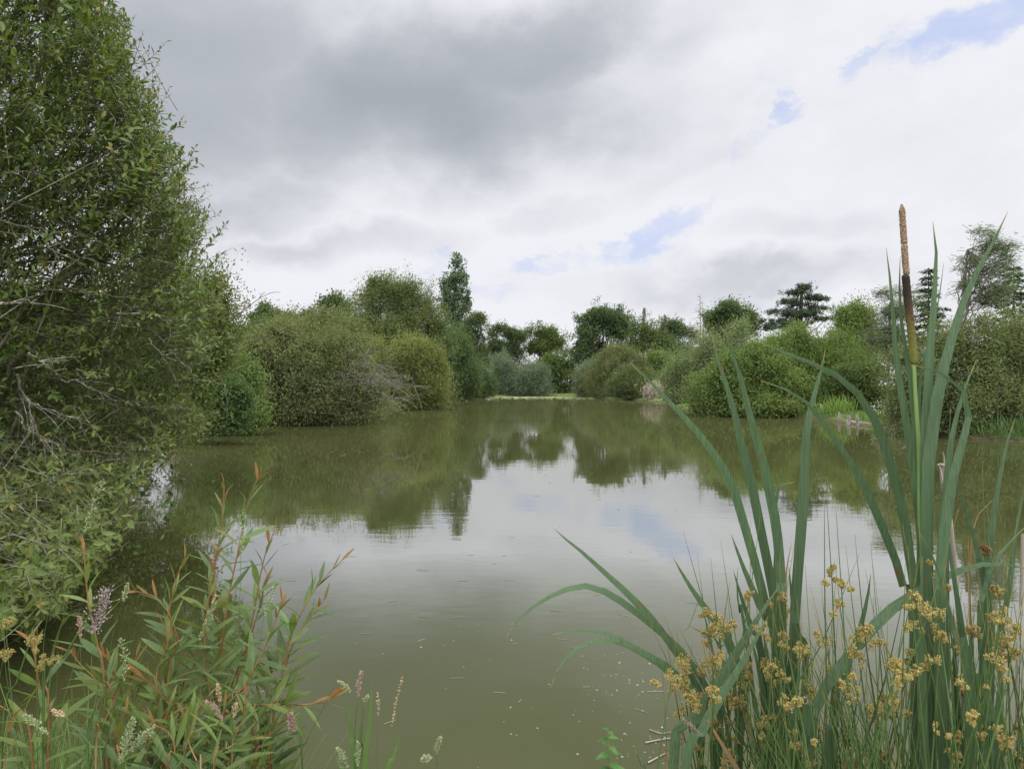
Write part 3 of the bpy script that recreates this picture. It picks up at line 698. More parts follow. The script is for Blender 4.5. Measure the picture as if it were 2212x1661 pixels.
spruce('dark narrow-topped spruce at the right edge behind the windblown willow', 46, (2190, 572), 760, 85, 32, 15)
WIND = dict(up=.35, out=.35, wind=(1.0, 0, -.05), spread=.3, jit=.35, shell=.95, twigs=.9, tr=.012, rough_noise=.3)
plant_tree('windblown_willow', 'tall thin willow with its leaf sprays blown to the right', 'tree', None, 36,
           [(2115, 515, 30, 26), (2150, 545, 40, 30), (2095, 570, 34, 30), (2145, 590, 40, 30), (2085, 625, 40, 30), (2140, 645, 46, 34), (2070, 530, 14, 16), (2180, 570, 20, 24)],
           'leaf_wind', 'bark_grey', base=2060, trunk=(2090, 540), fill=0, n=400, m=14, L=.24, W=.035, spray=.75, sub=(60, .36, .8), trunk_r=.009, cr=WIND, nlimb=56, seed=33)
plant_tree('windblown_willow', 'sparse low willow with thin see-through sprays left of the reedmace spike', 'tree', None, 38,
           [(1905, 650, 22, 24), (1935, 640, 24, 22), (1895, 690, 30, 30), (1930, 690, 36, 34), (1960, 650, 20, 30), (1910, 730, 46, 34)],
           'leaf_wind', 'bark_grey', base=1915, trunk=(1925, 650), fill=0, n=330, m=14, L=.22, W=.035, spray=.7, sub=(40, .38, .8), trunk_r=.008, cr=WIND, nlimb=44, seed=34)
bush('broad grey-green willow thicket hanging over the water at the right', 25.6,
     [(1960, 800, 66, 62), (2040, 770, 74, 68), (2120, 760, 80, 80), (2200, 770, 80, 90), (2070, 850, 110, 76), (2170, 870, 110, 74), (1950, 870, 44, 50), (2260, 860, 90, 90), (2010, 890, 60, 36), (2330, 800, 110, 120)],
     'leaf_wide', n=7600, m=24, L=.135, W=.042, spray=.62, sub=(130, .25, .95), bark='bark_twig', nlimb=80, cr=dict(wind=(.25, 0, 0), jit=.55, up=.4, shell=.6, rough_noise=.2, twigs=.6, tr=.005, droop=.15), seed=17)
bush('dark leafy understorey bush in the hollow behind the little lawn', 40, [(1830, 825, 50, 30), (1880, 815, 40, 36), (1790, 840, 30, 26)], 'leaf_oak_light', n=1100, m=22, L=.15, W=.08, spray=.6, group=None, name='leafy_bush')

# bare dead branches leaning out of the left bushes
def dead_branches():
    rng = R_(41); Y = 31.5
    b = at(800, 895, Y); root = thing('dead_willow_branches', (b[0], Y, .06), 'bare grey dead willow branches leaning over the water from the olive bush', 'branches')
    mb = MB(); tw = MB()
    for tgt in ((795, 765), (830, 790), (868, 815), (895, 835), (850, 835), (880, 862), (815, 800), (770, 785)):
        e = at(*tgt, Y + rng.uniform(-3.2, -1.6)); a = at(rng.uniform(720, 790), rng.uniform(820, 885), Y + .5); c = (a + e) / 2 + [-.1, -.5, .45]
        P = bez(a[None], np.array([c]), np.array([e]), 9); tubes(mb, P, np.linspace(.030, .010, 9)[None], 5)
        n = 15; i = rng.integers(3, 9, n); st = P[0, i]
        dd = unit(rng.normal(size=(n, 3)) * .6 + (e - a) / np.linalg.norm(e - a) * .8 + [.5, -.2, 0]); ee = st + dd * rng.uniform(.4, 1.3, n)[:, None]; ee[:, 2] = np.maximum(ee[:, 2] - .1, .05)
        Q = bez(st, (st + ee) / 2 + [0, 0, .12], ee, 5); tubes(tw, Q, np.tile(np.linspace(.014, .004, 5), (n, 1)), 3)
        s2 = Q[:, 2:].reshape(-1, 3); e2 = s2 + unit(rng.normal(size=s2.shape) + [.5, 0, -.3]) * rng.uniform(.15, .5, (len(s2), 1)); e2[:, 2] = np.maximum(e2[:, 2], .03)
        tubes(tw, bez(s2, (s2 + e2) / 2, e2, 3), np.tile(np.array([.006, .004, .002]), (len(s2), 1)), 3)
    br = mb.build('branch', M['bark_weathered'], root); tw.build('twig', M['bark_weathered'], br)
dead_branches()

# dead reeds, iris clumps, lawn weeds, posts
def blades_clump(name, label, cat, x, y, n, h, spread, mat, seed, w=.02, lean=(0, 0, 0), group=None, z=None, part='blades'):
    rng = R_(seed); z = max(gz(x, y), .02) if z is None else z
    root = thing(name, (x, y, z), label, cat, group); mb = MB()
    P = np.array([x, y, z]) + rng.normal(size=(n, 3)) * np.array([spread, spread * .6, 0])
    D = unit(rng.normal(size=(n, 3)) * .28 + np.array([0, 0, 1.]) + np.array(lean))
    Nn = unit(rng.normal(size=(n, 3)) * np.array([1, 1, .2]))
    leaves_full(mb, P, D, Nn, h * rng.uniform(.55, 1.15, n), w * rng.uniform(.7, 1.2, n), rng.uniform(0, 1, n), droop=rng.uniform(.05, .45, n), fold=.15, wide=.3, seg=5)
    mb.build(part, M[mat], root); return root
def reeds():
    Y = 79; rng = R_(51); p = at(1415, 866, Y); root = thing('dead_reed_clump', (p[0], Y, .05), 'pale straw-coloured dead reed clump at the right waterline', 'reeds')
    mb = MB(); n = 420; c = np.array([at(u, v, Y + dy) for u, v, dy in zip(rng.normal(1414, 10, n), rng.normal(849, 8, n), rng.uniform(-1, 1, n))]); c[:, 2] = np.clip(c[:, 2], .1, 2.6)
    D = unit(rng.normal(size=(n, 3)) * .5 + [0, 0, .8]); a = c - D * .5; a[:, 2] = np.maximum(a[:, 2], .03); e = c + D * .55
    tubes(mb, bez(a, c + rng.normal(size=(n, 3)) * .08, e, 4), np.tile(np.array([.022, .022, .02, .008]), (n, 1)), 3, rnd=rng.uniform(0, 1, n))
    s = mb.build('stem', M['reed_dead'], root); mb = MB(); k = rng.permutation(n)[:170]
    x = np.repeat(e[k], 8, 0) + rng.normal(size=(len(k) * 8, 3)) * [.07, .07, .12]
    octas(mb, x, .045, rng.uniform(.4, 1, len(x)), stretch=1.6); mb.build('seed_head', M['reed_dead'], root)
reeds()
p = at(1806, 893, 37); blades_clump('iris_clump', 'clump of upright bright green iris leaves beside the wooden stakes', 'iris', p[0], 37, 150, 1.1, .42, 'blade_iris', 52, .04)
p = at(2195, 945, 23.5); blades_clump('iris_clump', 'dark sprawling iris clump at the right edge of the water', 'iris', p[0], 23.2, 130, 1.05, .55, 'blade_dark', 53, .035, z=.03)

def bank_grass():
    rng = R_(54); n = 30000; mb = MB()
    u = rng.uniform(1560, 2300, n); Y = rng.uniform(22.0, 42, n); x = (u - CU) * Y / F; z = ground_z(x, Y); k = z > .1; P = np.stack([x, Y, z], 1)[k]; n = len(P)
    h = np.where((P[:, 0] / P[:, 1] * F + CU > 1805) & (P[:, 0] / P[:, 1] * F + CU < 1905) & (P[:, 1] > 32.2), .10, .34) * rng.uniform(.5, 1.4, n)
    D = unit(rng.normal(size=(n, 3)) * .4 + [0, 0, 1.]); N = unit(rng.normal(size=(n, 3)) * [1, 1, .2])
    leaves_full(mb, P, D, N, h, .035, rng.uniform(0, 1, n), droop=.2, fold=.1, wide=.3, seg=3)
    tag(mb.build('bank_grass', M['blade_grass'], None), kind='stuff')
    mb = MB(); n = 260; u = rng.uniform(1880, 1975, n); Y = rng.uniform(30, 36, n); x = (u - CU) * Y / F; z = np.maximum(ground_z(x, Y), .1) + rng.uniform(.1, .75, n)
    octas(mb, np.stack([x, Y, z], 1), .022, rng.uniform(0, 1, n)); tag(mb.build('white_wildflowers', M['flower_white'], None), kind='stuff')
bank_grass()
for i, (u, vt, vb, w, lean, lab) in enumerate(((1771, 873, 902, 6, .10, 'weathered wooden stake nearest the iris clump, leaning slightly right'),
        (1813, 889, 911, 6, -.03, 'dark slim wooden stake second in the row from the iris clump'), (1832, 896, 918, 8, .12, 'thick pale leaning stake in the middle of the row'),
        (1853, 899, 919, 7, -.06, 'stubby split-topped stake just right of the pale leaning one'), (1927, 897, 928, 9, .12, 'tallest broad wooden stake standing apart at the right end of the row'))):
    Y = F * CH / (vb - CV) + .0; p = at(u, vb, Y); top = at(u, vt, Y); rng = R_(60 + i)
    h = top[2]; r = w * .5 * Y / F; mb = MB(); K = 9; t = np.linspace(0, 1, K)
    P = np.stack([p[0] + lean * h * t + .012 * np.sin(t * 9 + i), p[1] + 0 * t, -.25 + (h + .25) * t], 1)
    tubes(mb, P, r * np.array([1.05, 1, 1.06, .95, 1.02, .94, 1, .9, .72]) , 9)
    q = P[-1] + np.stack([np.cos(np.arange(9) * .698), np.sin(np.arange(9) * .698), 0 * np.arange(9)], 1) * r * .6 + np.array([0, 0, 1.]) * rng.uniform(.0, .07, 9)[:, None]
    V = np.vstack([q, P[-1] + [0, 0, .02]]); mb.add(V, [np.array([[j, (j + 1) % 9, 9] for j in range(9)])])
    o = mb.build('wooden_stake', M['wood_post'], None, True); tag(o, lab, 'stake', 'wooden stakes along the right bank')
def plank():
    mb = MB(); A = [(1775, 904), (1815, 910.5), (1850, 917.5), (1890, 922), (1935, 929)]
    P = []
    for u, v in A:
        Y = F * CH / (v - CV) + .25; q = at(u, v, Y); q[2] = .07; P.append(q)
    tubes(mb, spline(np.array(P), 26) + R_(3).normal(size=(26, 3)) * .015, np.full(26, .075), 8)
    tag(mb.build('rotten_log', M['wood_post'], None, True), 'low rotten log edging the bank behind the stakes', 'log')
plank()
# lily pads along the far edge
def pads():
    rng = R_(71); n = 1700; mb = MB(); u = rng.uniform(1058, 1285, n); Y = rng.uniform(86, 104.5, n) ; Y = 104.5 - (104.5 - Y) * rng.uniform(0, 1, n)
    x = (u - CU) * Y / F; k = sdf(x, Y) < -.15; x, Y = x[k], Y[k]; n = len(x)
    th = np.linspace(.25, 6.0, 8); r = rng.uniform(.14, .26, n); ph = rng.uniform(0, 6.28, n)
    V = np.stack([x[:, None] + r[:, None] * np.cos(th + ph[:, None]), Y[:, None] + r[:, None] * np.sin(th + ph[:, None]), .02 + rng.uniform(0, .05, (n, 1)) + 0 * th + rng.uniform(0, .03, (n, 8))], -1)
    mb.add(V, [np.arange(n)[:, None] * 8 + np.arange(8)], np.repeat(rng.uniform(0, 1, n), 8)); tag(mb.build('lily_pads', M['pad'], None), kind='stuff')
pads()

# ------------------------------------------------------------------ the big sallow leaning in from the left
def near_sallow():
    rng = R_(81)
    root = thing('sallow_tree', (-5.4, 6.3, .3), 'nearest big sallow filling the left edge, its leafy twigs reaching over the water', 'tree')
    VV = np.array([-260, 0, 100, 220, 340, 450, 540, 600, 690, 760, 840, 920, 960, 1000, 1060, 1120, 1180, 1240, 1300, 1345])
    UU = np.array([190, 240, 285, 345, 385, 440, 468, 480, 470, 455, 430, 440, 400, 335, 285, 260, 230, 180, 135, 70])
    def depth(v, r):
        base = np.interp(v, [-300, 200, 600, 850, 950, 1050, 1150, 1345], [6.0, 6.3, 6.8, 7.6, 7.4, 6.4, 5.6, 4.9])
        return base + r
    def targets(n, zmin=.12):
        v = rng.uniform(-280, 1345, n); um = np.interp(v, VV, UU) + 26 * np.sin(v / 31.) * np.sin(v / 83. + 1) - 6; u = um - (um + 420) * rng.uniform(0, 1, n) ** 1.35
        Y = depth(v, rng.normal(size=n) * .75)
        Y = np.where(v > 900, np.minimum(Y, .96 * F * CH / np.maximum(v - CV, 1)), Y)
        P = np.stack([(u - CU) * Y / F, Y, CH + (CV - v) * Y / F], 1)
        dens = .72 + .5 * noise(P, 1.5)
        # an open window through the crown where the sky shows
        d2 = ((u - 300) / 95) ** 2 + ((v - 580) / 60) ** 2
        k = (P[:, 2] > zmin) & (rng.uniform(size=n) < dens + .25) & ~((d2 < 1) & (rng.uniform(size=n) < .35))
        return P[k]
    # main limbs
    base = np.array([[-5.5, 6.2, .25], [-5.1, 6.6, .25], [-5.8, 6.9, .3], [-5.2, 5.7, .25]])
    lm_ = MB(); T = targets(60); T = T[T[:, 2] > .6][:20]
    st = base[rng.integers(0, 4, len(T))]
    mid = st * .55 + T * .45 + np.stack([rng.normal(size=len(T)) * .2, rng.normal(size=len(T)) * .2, rng.uniform(.3, 1.3, len(T))], 1)
    PL = bez(st, mid, T, 16); PL[:, 2:-1] += rng.normal(size=(len(T), 13, 3)) * .03
    tubes(lm_, PL, np.linspace(.042, .006, 16)[None] * rng.uniform(.6, 1.2, (len(T), 1)), 7)
    trunk = lm_.build('trunk', M['bark_twig'], root, True)
    nodes = PL[:, 4:].reshape(-1, 3)
    # secondary branches: long, thin, sweeping out to the right
    b2 = MB(); T2 = targets(620); i = np.array([np.argmin(np.linalg.norm((nodes - t - [-.9, .1, -.1]), axis=1) + rng.uniform(0, .5, len(nodes))) for t in T2])
    s2 = nodes[i]; m2 = (s2 + T2) / 2 + np.stack([0 * i, rng.normal(size=len(i)) * .12, np.linalg.norm(T2 - s2, axis=1) * rng.uniform(-.05, .22, len(i))], 1)
    P2 = bez(s2, m2, T2, 10); P2[:, 1:-1] += rng.normal(size=(len(i), 8, 3)) * .015
    tubes(b2, P2, np.linspace(.013, .0028, 10)[None] * rng.uniform(.6, 1.3, (len(i), 1)), 5, rnd=rng.uniform(0, 1, len(i)))
    br = b2.build('branch', M['bark_twig'], trunk, True)
    nodes2 = P2[:, 3:].reshape(-1, 3)
    # leafy twigs
    T3 = targets(12500, .10); C = np.array([-5.3, 6.6, 2.2])
    # long shoots that stick out of the crown against the sky
    sv = rng.uniform(-120, 900, 90); su = np.interp(sv, VV, UU) + rng.uniform(-6, 46, 90); sY = depth(sv, rng.normal(size=90) * .5)
    SH3 = np.stack([(su - CU) * sY / F, sY, CH + (CV - sv) * sY / F], 1); nsh = len(T3); T3 = np.vstack([T3, SH3, SH3 + rng.normal(size=SH3.shape) * .12 - [.22, 0, .12]])
    out = unit(T3 - C); ax = unit(out * .6 + np.array([.45, -.12, .28]) + rng.normal(size=T3.shape) * .42)
    ln = rng.uniform(.28, .62, len(T3)); ln[nsh:] *= 1.35; a = T3 - ax * ln[:, None]; a[:, 2] = np.maximum(a[:, 2], .06)
    mid = (a + T3) / 2 + np.stack([0 * ln, 0 * ln, -ln * .10], 1)
    P3 = bez(a, mid, T3, 6); tb = MB(); tubes(tb, P3, np.tile(np.linspace(.0036, .0012, 6), (len(T3), 1)), 3)
    # bare fine twigs
    T4 = targets(1300, .2); ax4 = unit(unit(T4 - C) * .5 + np.array([.7, -.1, .05]) + rng.normal(size=T4.shape) * .4); l4 = rng.uniform(.35, 1.0, len(T4))
    a4 = T4 - ax4 * l4[:, None]; P4 = bez(a4, (a4 + T4) / 2 + rng.normal(size=T4.shape) * .05, T4, 6)
    tubes(tb, P4, np.tile(np.linspace(.0042, .0014, 6), (len(T4), 1)), 3)
    tb.build('twig', M['bark_twig'], br)
    m = 15; n = len(T3); t = np.linspace(.12, 1.0, m)[None] + rng.uniform(-.03, .03, (n, m)); t = np.clip(t, 0, 1) ** .75
    Pa = (1 - t)[..., None] ** 2 * a[:, None] + (2 * t * (1 - t))[..., None] * mid[:, None] + (t ** 2)[..., None] * T3[:, None]
    ph = np.arange(m)[None] * 2.4 + rng.uniform(0, 6.28, (n, 1)); A = unit(np.cross(ax, [0, 0, 1.])); B = np.cross(A, ax)
    rad = np.cos(ph)[..., None] * A[:, None] + np.sin(ph)[..., None] * B[:, None]
    D = ax[:, None] * .75 + rad * .85 + rng.normal(size=(n, m, 3)) * .2
    N = np.array([0, 0, 1.]) * .8 + ax[:, None] * .5 - rad * .25 + rng.normal(size=(n, m, 3)) * .35
    L = (.046 + .032 * rng.uniform(size=(n, m))) * (1.05 - .35 * t ** 3) * rng.uniform(.6, 1.4, (n, 1))
    rnd = np.clip(.45 + .22 * rng.normal(size=(n, 1)) + .14 * rng.normal(size=(n, m)), 0, 1); age = t * np.repeat(rng.uniform(.55, 1.05, (n, 1)), m, 1)
    keep = (rng.uniform(size=(n, m)) < .9) & (Pa[..., 2] > .05); kk = keep.ravel(); f3 = lambda q: q.reshape(-1, 3)[kk]
    mb = MB(); leaves_full(mb, f3(Pa), f3(D), f3(N), L.ravel()[kk], L.ravel()[kk] * .42, rnd.ravel()[kk], droop=.12, fold=.3, wide=.5, age=age.ravel()[kk], seg=3)
    mb.build('foliage', M['leaf_sallow_near'], root)
    # lichen-pale dead limbs on the near side
    pm = MB()
    TR = [([r2(70, 40), r2(80, 90), r2(115, 150), r2(150, 270), r2(200, 340), r2(262, 430), r2(275, 505)], 5.0, 1.0), ([r2(110, 145), r2(190, 180), r2(260, 205), r2(372, 236)], 5.0, .6),
          ([r2(60, 190), r2(110, 260), r2(185, 305), r2(250, 330)], 4.9, .8), ([r1(190, 1040), r1(235, 1090), r1(285, 1145)], 5.2, .9), ([r1(0, 1310), r1(80, 1300), r1(160, 1290)], 5.0, 1.3),
          ([r1(545, 1240), r1(525, 1330), r1(508, 1430)], 5.6, .7), ([r1(500, 1350), r1(610, 1355), r1(690, 1365), r1(730, 1410), r1(750, 1480)], 5.6, .9), ([r1(640, 1460), r1(700, 1530), r1(790, 1570), r1(850, 1650)], 5.7, .8),
          ([r1(120, 1520), r1(190, 1560), r1(260, 1620)], 4.9, 1.2), ([r1(0, 950), r1(140, 990), r1(300, 1080), r1(420, 1130)], 5.3, .8), ([r1(0, 860), r1(160, 900), r1(330, 1010), r1(560, 1090), r1(760, 1150)], 5.5, .6),
          ([r1(0, 780), r1(60, 740), r1(150, 745)], 5.0, .8), ([r2(880, 30), r2(925, 90), r2(935, 180), r2(930, 225)], 6.5, .45), ([r2(300, 130), r2(520, 150), r2(760, 180)], 6.2, .4), ([r2(250, 60), r2(330, 75), r2(480, 150)], 5.4, .7)]
    for pts, Y, w in TR:
        q = spline(np.array([at(u, v, Y + .05 * k) for k, (u, v) in enumerate(pts)]), 18); q[1:-1] += rng.normal(size=(16, 3)) * .008
        tubes(pm, q, np.linspace(.010, .0032, 18) * w, 6)
        k = rng.integers(4, 17, 5); e = q[k] + unit(rng.normal(size=(5, 3)) + [.6, 0, -.2]) * rng.uniform(.1, .4, (5, 1))
        tubes(pm, bez(q[k], (q[k] + e) / 2 + .02, e, 4), np.tile([.005, .004, .003, .0015], (5, 1)) * w, 4)
    pm.build('dead_branch', M['bark_lichen'], root, True)
near_sallow()

def bramble(label, pts, Y, seed):
    rng = R_(seed); q = spline(np.array([at(u, v, Y) for u, v in pts]), 30); root = thing('bramble_stem', q[0], label, 'bramble', 'bramble stems trailing above the water')
    mb = MB(); tubes(mb, q, np.linspace(.004, .002, 30), 4); mb.build('stem', M['bark_red'], root)
    n = 34; k = rng.integers(6, 30, n); P = q[k]; D = rng.normal(size=(n, 3)) * [1, 1, .5] + [0, 0, -.35]; mb = MB()
    leaves_full(mb, P, D, rng.normal(size=(n, 3)) * .5 + [0, -.4, .8], rng.uniform(.05, .09, n), rng.uniform(.03, .05, n), rng.uniform(.2, 1, n), wide=.4, seg=3)
    mb.build('foliage', M['leaf_bright'], root)
bramble('longer trailing bramble stem with leafy tip hanging from the sallow over the water', [r2(615, 330), r2(612, 420), r2(598, 520), r2(580, 640), r2(555, 740), r2(525, 790)], 7.0, 91)
bramble('thin dangling bramble stem closest to the open water, few leaves', [r2(712, 340), r2(712, 440), r2(704, 540), r2(690, 640), r2(668, 720)], 7.4, 92)

bush('second sallow behind the nearest one, with fine twigs against the sky', 13,
     [(430, 690, 90, 90), (480, 640, 44, 60), (360, 600, 70, 90), (400, 780, 100, 90), (330, 860, 120, 80), (460, 760, 60, 70), (420, 850, 50, 60), (250, 700, 120, 150), (495, 665, 40, 40), (330, 905, 90, 40), (150, 800, 150, 150), (250, 930, 130, 50), (120, 960, 130, 60), (390, 915, 60, 26)],
     'leaf_sallow_back', base=-60, skirt=False, n=6800, m=20, L=.072, W=.032, spray=.36, sub=(90, .24, .9), bark='bark_twig', name='sallow_bush', nlimb=70, cr=dict(twigs=.8, tr=.004, shell=.65, jit=.7, wind=(.25, 0, .1), rough_noise=.25), seed=18)
bush('low bright green sapling with flat leaf layers at the left waterline', 22, [(500, 850, 46, 18), (470, 880, 56, 18), (520, 890, 32, 14), (470, 835, 36, 22), (480, 905, 50, 14)],
     'leaf_bright', base=330, skirt=False, fill=.1, n=1300, m=18, L=.10, W=.045, spray=.5, sub=(40, .36, .45), group=None, name='sapling', cat='sapling', cr=dict(up=.1, out=.9, spread=.25, jit=.6, wind=(.3, -.1, 0)))
bush('dark leafy shrub between the second sallow and the olive bushes', 26, [(520, 800, 40, 50), (480, 780, 50, 60), (530, 870, 30, 40), (450, 860, 50, 50), (420, 800, 60, 60), (400, 880, 60, 40)], 'leaf_bush_green', base=360, n=2600, m=20, L=.11, W=.055, spray=.5, group=None, name='leafy_bush')
def bare_shoots():
    mb = MB(); Y = 13.5; rng = R_(93); root = thing('bare_shoot', at(500, 680, Y), 'two bare arching shoots against the sky above the second sallow', 'shoot')
    for pts in ([(500, 690), (530, 668), (560, 645), (588, 632), (606, 632)], [(510, 735), (545, 700), (575, 690), (590, 675), (606, 668)], [(560, 645), (566, 636), (572, 632)]):
        q = spline(np.array([at(u, v, Y) for u, v in pts]), 14); tubes(mb, q, np.linspace(.010, .004, 14), 4)
    mb.build('stem', M['bark_twig'], root)
bare_shoots()

# ------------------------------------------------------------------ reedmace at the right
def blade_geo(mb, pts, w_px, Y, base=None, turn=.0, rnd=.5, seg=30, tipfrac=.22):
    """pts: photo points from tip to root; Y number or per-point list; adds a closed lens-section blade"""
    Ys = [Y] * len(pts) if np.isscalar(Y) else Y
    p3 = [at(u, v, y) for (u, v), y in zip(pts, Ys)]
    if base is not None: p3.append(np.array(base))
    q = spline(np.array(p3), seg); t = np.linspace(0, 1, seg)
    T = unit(np.gradient(q, axis=0)); view = unit(q - np.array([0, 0, CH])); Sd = unit(np.cross(T, view)); Nn = np.cross(Sd, T)
    ca, sa = math.cos(turn), math.sin(turn); S2 = Sd * ca + Nn * sa; N2 = Nn * ca - Sd * sa
    Ym = float(np.mean(Ys)); w = w_px * Ym / F * np.minimum(1, (t / tipfrac)) ** .75 * (1 - .25 * t); w = np.maximum(w, .0006)[:, None]
    V = np.stack([q - S2 * w * .5, q + N2 * w * .07, q + S2 * w * .5, q - N2 * w * .02], 1)
    i = np.arange(seg - 1)[:, None] * 4; j = np.arange(4)[None]; j2 = (j + 1) % 4
    f = np.stack([i + j, i + j2, i + 4 + j2, i + 4 + j], -1).reshape(-1, 4)
    mb.add(V, [f], rnd, np.repeat(1 - t, 4))
def cattail(label, bu, bY, blades, seed, mat='blade_cattail', extra=0, eu=(0, 0), bz=None, spike=False):
    rng = R_(seed); x = (bu - CU) * bY / F; z = max(gz(x, bY), 0.02) if bz is None else bz
    root = thing('reedmace', (x, bY, z), label, 'reedmace', 'reedmace plants on the near bank'); B = np.array([x, bY, z])
    for b in blades:
        pts, w = b[0], b[1]; Y = b[2] if len(b) > 2 else bY; tn = b[3] if len(b) > 3 else rng.uniform(-.35, .35); mt = b[4] if len(b) > 4 else mat
        mb = MB(); blade_geo(mb, pts, w, Y, B + rng.normal(size=3) * [.03, .03, 0], tn, rng.uniform(.1, .9)); mb.build('leaf', M[mt], root)
    return root
r7s = lambda *p: [r7(*q) for q in p]; r6s = lambda *p: [r6(*q) for q in p]; r5s = lambda *p: [r5(*q) for q in p]
YA = 1.7
cattail('reedmace at the middle of the bank with a hooked leaf and five tall straight ones', 1700, 1.75, [
    ([(1362, 785), (1395, 815), (1440, 862), (1500, 925), (1545, 985), (1580, 1045), (1600, 1107), (1635, 1230), (1662, 1342), (1680, 1420)], 20, YA, .1),
    ([(1537, 722), (1541, 745), (1555, 790), (1585, 885), (1603, 964), (1624, 1048), (1645, 1153), (1662, 1237), (1677, 1321), (1690, 1440)], 21, YA + .04, .1),
    ([(1563, 708), (1575, 745), (1596, 805), (1622, 905), (1645, 985), (1662, 1060), (1677, 1140), (1686, 1240), (1690, 1400)], 22, YA - .04, -.1),
    ([(1719, 1040), (1704, 1036), (1688, 1042), (1679, 1060), (1675, 1092), (1680, 1153), (1679, 1258), (1683, 1384), (1690, 1480)], 20, YA - .02, .2),
    ([(1783, 755), (1776, 790), (1766, 830), (1751, 880), (1743, 930), (1739, 985), (1736, 1069), (1728, 1174), (1719, 1300), (1712, 1447)], 23, YA + .02, .05),
    ([r7(250, 620), r7(258, 700), r7(275, 850), r7(310, 1000), r7(335, 1150)], 14, YA + .1, .1),
    ([r7(265, 495), r7(240, 620), r7(232, 760), r7(232, 900), r7(225, 1050)], 8, YA + .1, .1, 'blade_brown'),
    (r6s((1285, 368), (1305, 420), (1340, 520), (1390, 640), (1440, 755), (1490, 860), (1530, 960)), 22, YA - .1, .1),
    (r6s((1298, 568), (1325, 660), (1370, 800), (1420, 950), (1460, 1080)), 18, YA - .06, -.2), (r6s((1325, 552), (1318, 660), (1335, 800), (1370, 950)), 10, YA, .5)], 101)
cattail('lowest reedmace with four long leaves arching left over the water', 1540, 1.75, [
    (r6s((308, 336), (360, 385), (450, 455), (600, 590), (740, 720), (860, 850), (950, 970), (1020, 1070), (1090, 1190), (1150, 1330), (1190, 1500)), 17, 1.72, .1),
    (r6s((52, 935), (75, 890), (110, 850), (230, 750), (370, 680), (480, 656), (600, 690), (750, 790), (900, 910), (1000, 1000), (1090, 1110), (1180, 1280), (1230, 1450)), 16, 1.74, .2),
    (r6s((308, 922), (360, 908), (440, 900), (560, 905), (640, 930), (700, 965), (820, 1030), (950, 1110), (1060, 1230), (1130, 1400)), 15, 1.68, .1),
    (r6s((297, 1215), (310, 1165), (335, 1115), (362, 1075), (400, 1030), (450, 990), (560, 955), (680, 965), (800, 1025), (930, 1115), (1050, 1260), (1110, 1430)), 14, 1.70, .15),
    (r6s((968, 500), (995, 545), (1030, 610), (1110, 730), (1200, 850), (1270, 960), (1320, 1100), (1350, 1300)), 21, 1.66, .1),
    (r6s((1005, 752), (1050, 750), (1110, 757), (1180, 800), (1240, 900), (1290, 1060)), 7, 1.75, .3)], 102)
def mkspike(parent, pts, w, Y):
    q = spline(np.array([at(u, v, Y) for u, v in pts]), 60); return q
c = cattail('tallest reedmace carrying the single brown flower spike', 2000, 1.38, [
    ([r5(1152, 382), r5(1158, 440), r5(1171, 530), r5(1188, 720), r5(1200, 900), r5(1222, 1100), r5(1260, 1350), r5(1302, 1600), (1977, 1050), (1988, 1150), (1994, 1300), (2000, 1480)], 17, 1.42, .15),
    ([r5(1234, 435), r5(1230, 560), r5(1234, 740), r5(1252, 900), r5(1285, 1080), r5(1310, 1300), r5(1332, 1560), (1990, 1050), (1996, 1200), (2000, 1480)], 15, 1.40, .1),
    ([r5(1425, 228), r5(1445, 260), r5(1446, 380), r5(1442, 500), r5(1435, 640), r5(1420, 850), r5(1402, 1100), r5(1394, 1300), r5(1380, 1600), (1999, 1080), (2000, 1200), (2002, 1480)], 22, 1.36, .1),
    ([r5(1864, 172), r5(1780, 350), r5(1695, 500), r5(1625, 650), r5(1570, 800), r5(1512, 1000), r5(1462, 1200), r5(1425, 1450), r5(1400, 1650), (2002, 1120), (2004, 1300), (2004, 1480)], 25, 1.34, .1),
    ([r5(1672, 525), r5(1610, 680), r5(1555, 800), r5(1520, 960), r5(1490, 1150), r5(1450, 1350), r5(1415, 1600), (2006, 1120), (2006, 1300), (2006, 1480)], 18, 1.38, -.4),
    ([r5(1490, 470), r5(1470, 620), r5(1440, 800), r5(1395, 950), r5(1360, 1100), r5(1340, 1300), r5(1345, 1600)], 9, 1.42, .3),
    ([r5(395, 930), r5(450, 955), r5(560, 998), r5(720, 1060), r5(880, 1140), r5(990, 1240), r5(1070, 1360), r5(1130, 1500), (1926, 1010), (1952, 1111), (1964, 1195), (1977, 1279), (1990, 1420)], 21, 1.46, .1),
    ([r5(418, 1160), r5(540, 1200), r5(640, 1252), r5(740, 1340), r5(830, 1470), (1818, 970), (1847, 1012), (1876, 1065), (1901, 1128), (1931, 1199), (1952, 1270), (1975, 1370)], 18, 1.50, .1)], 103)
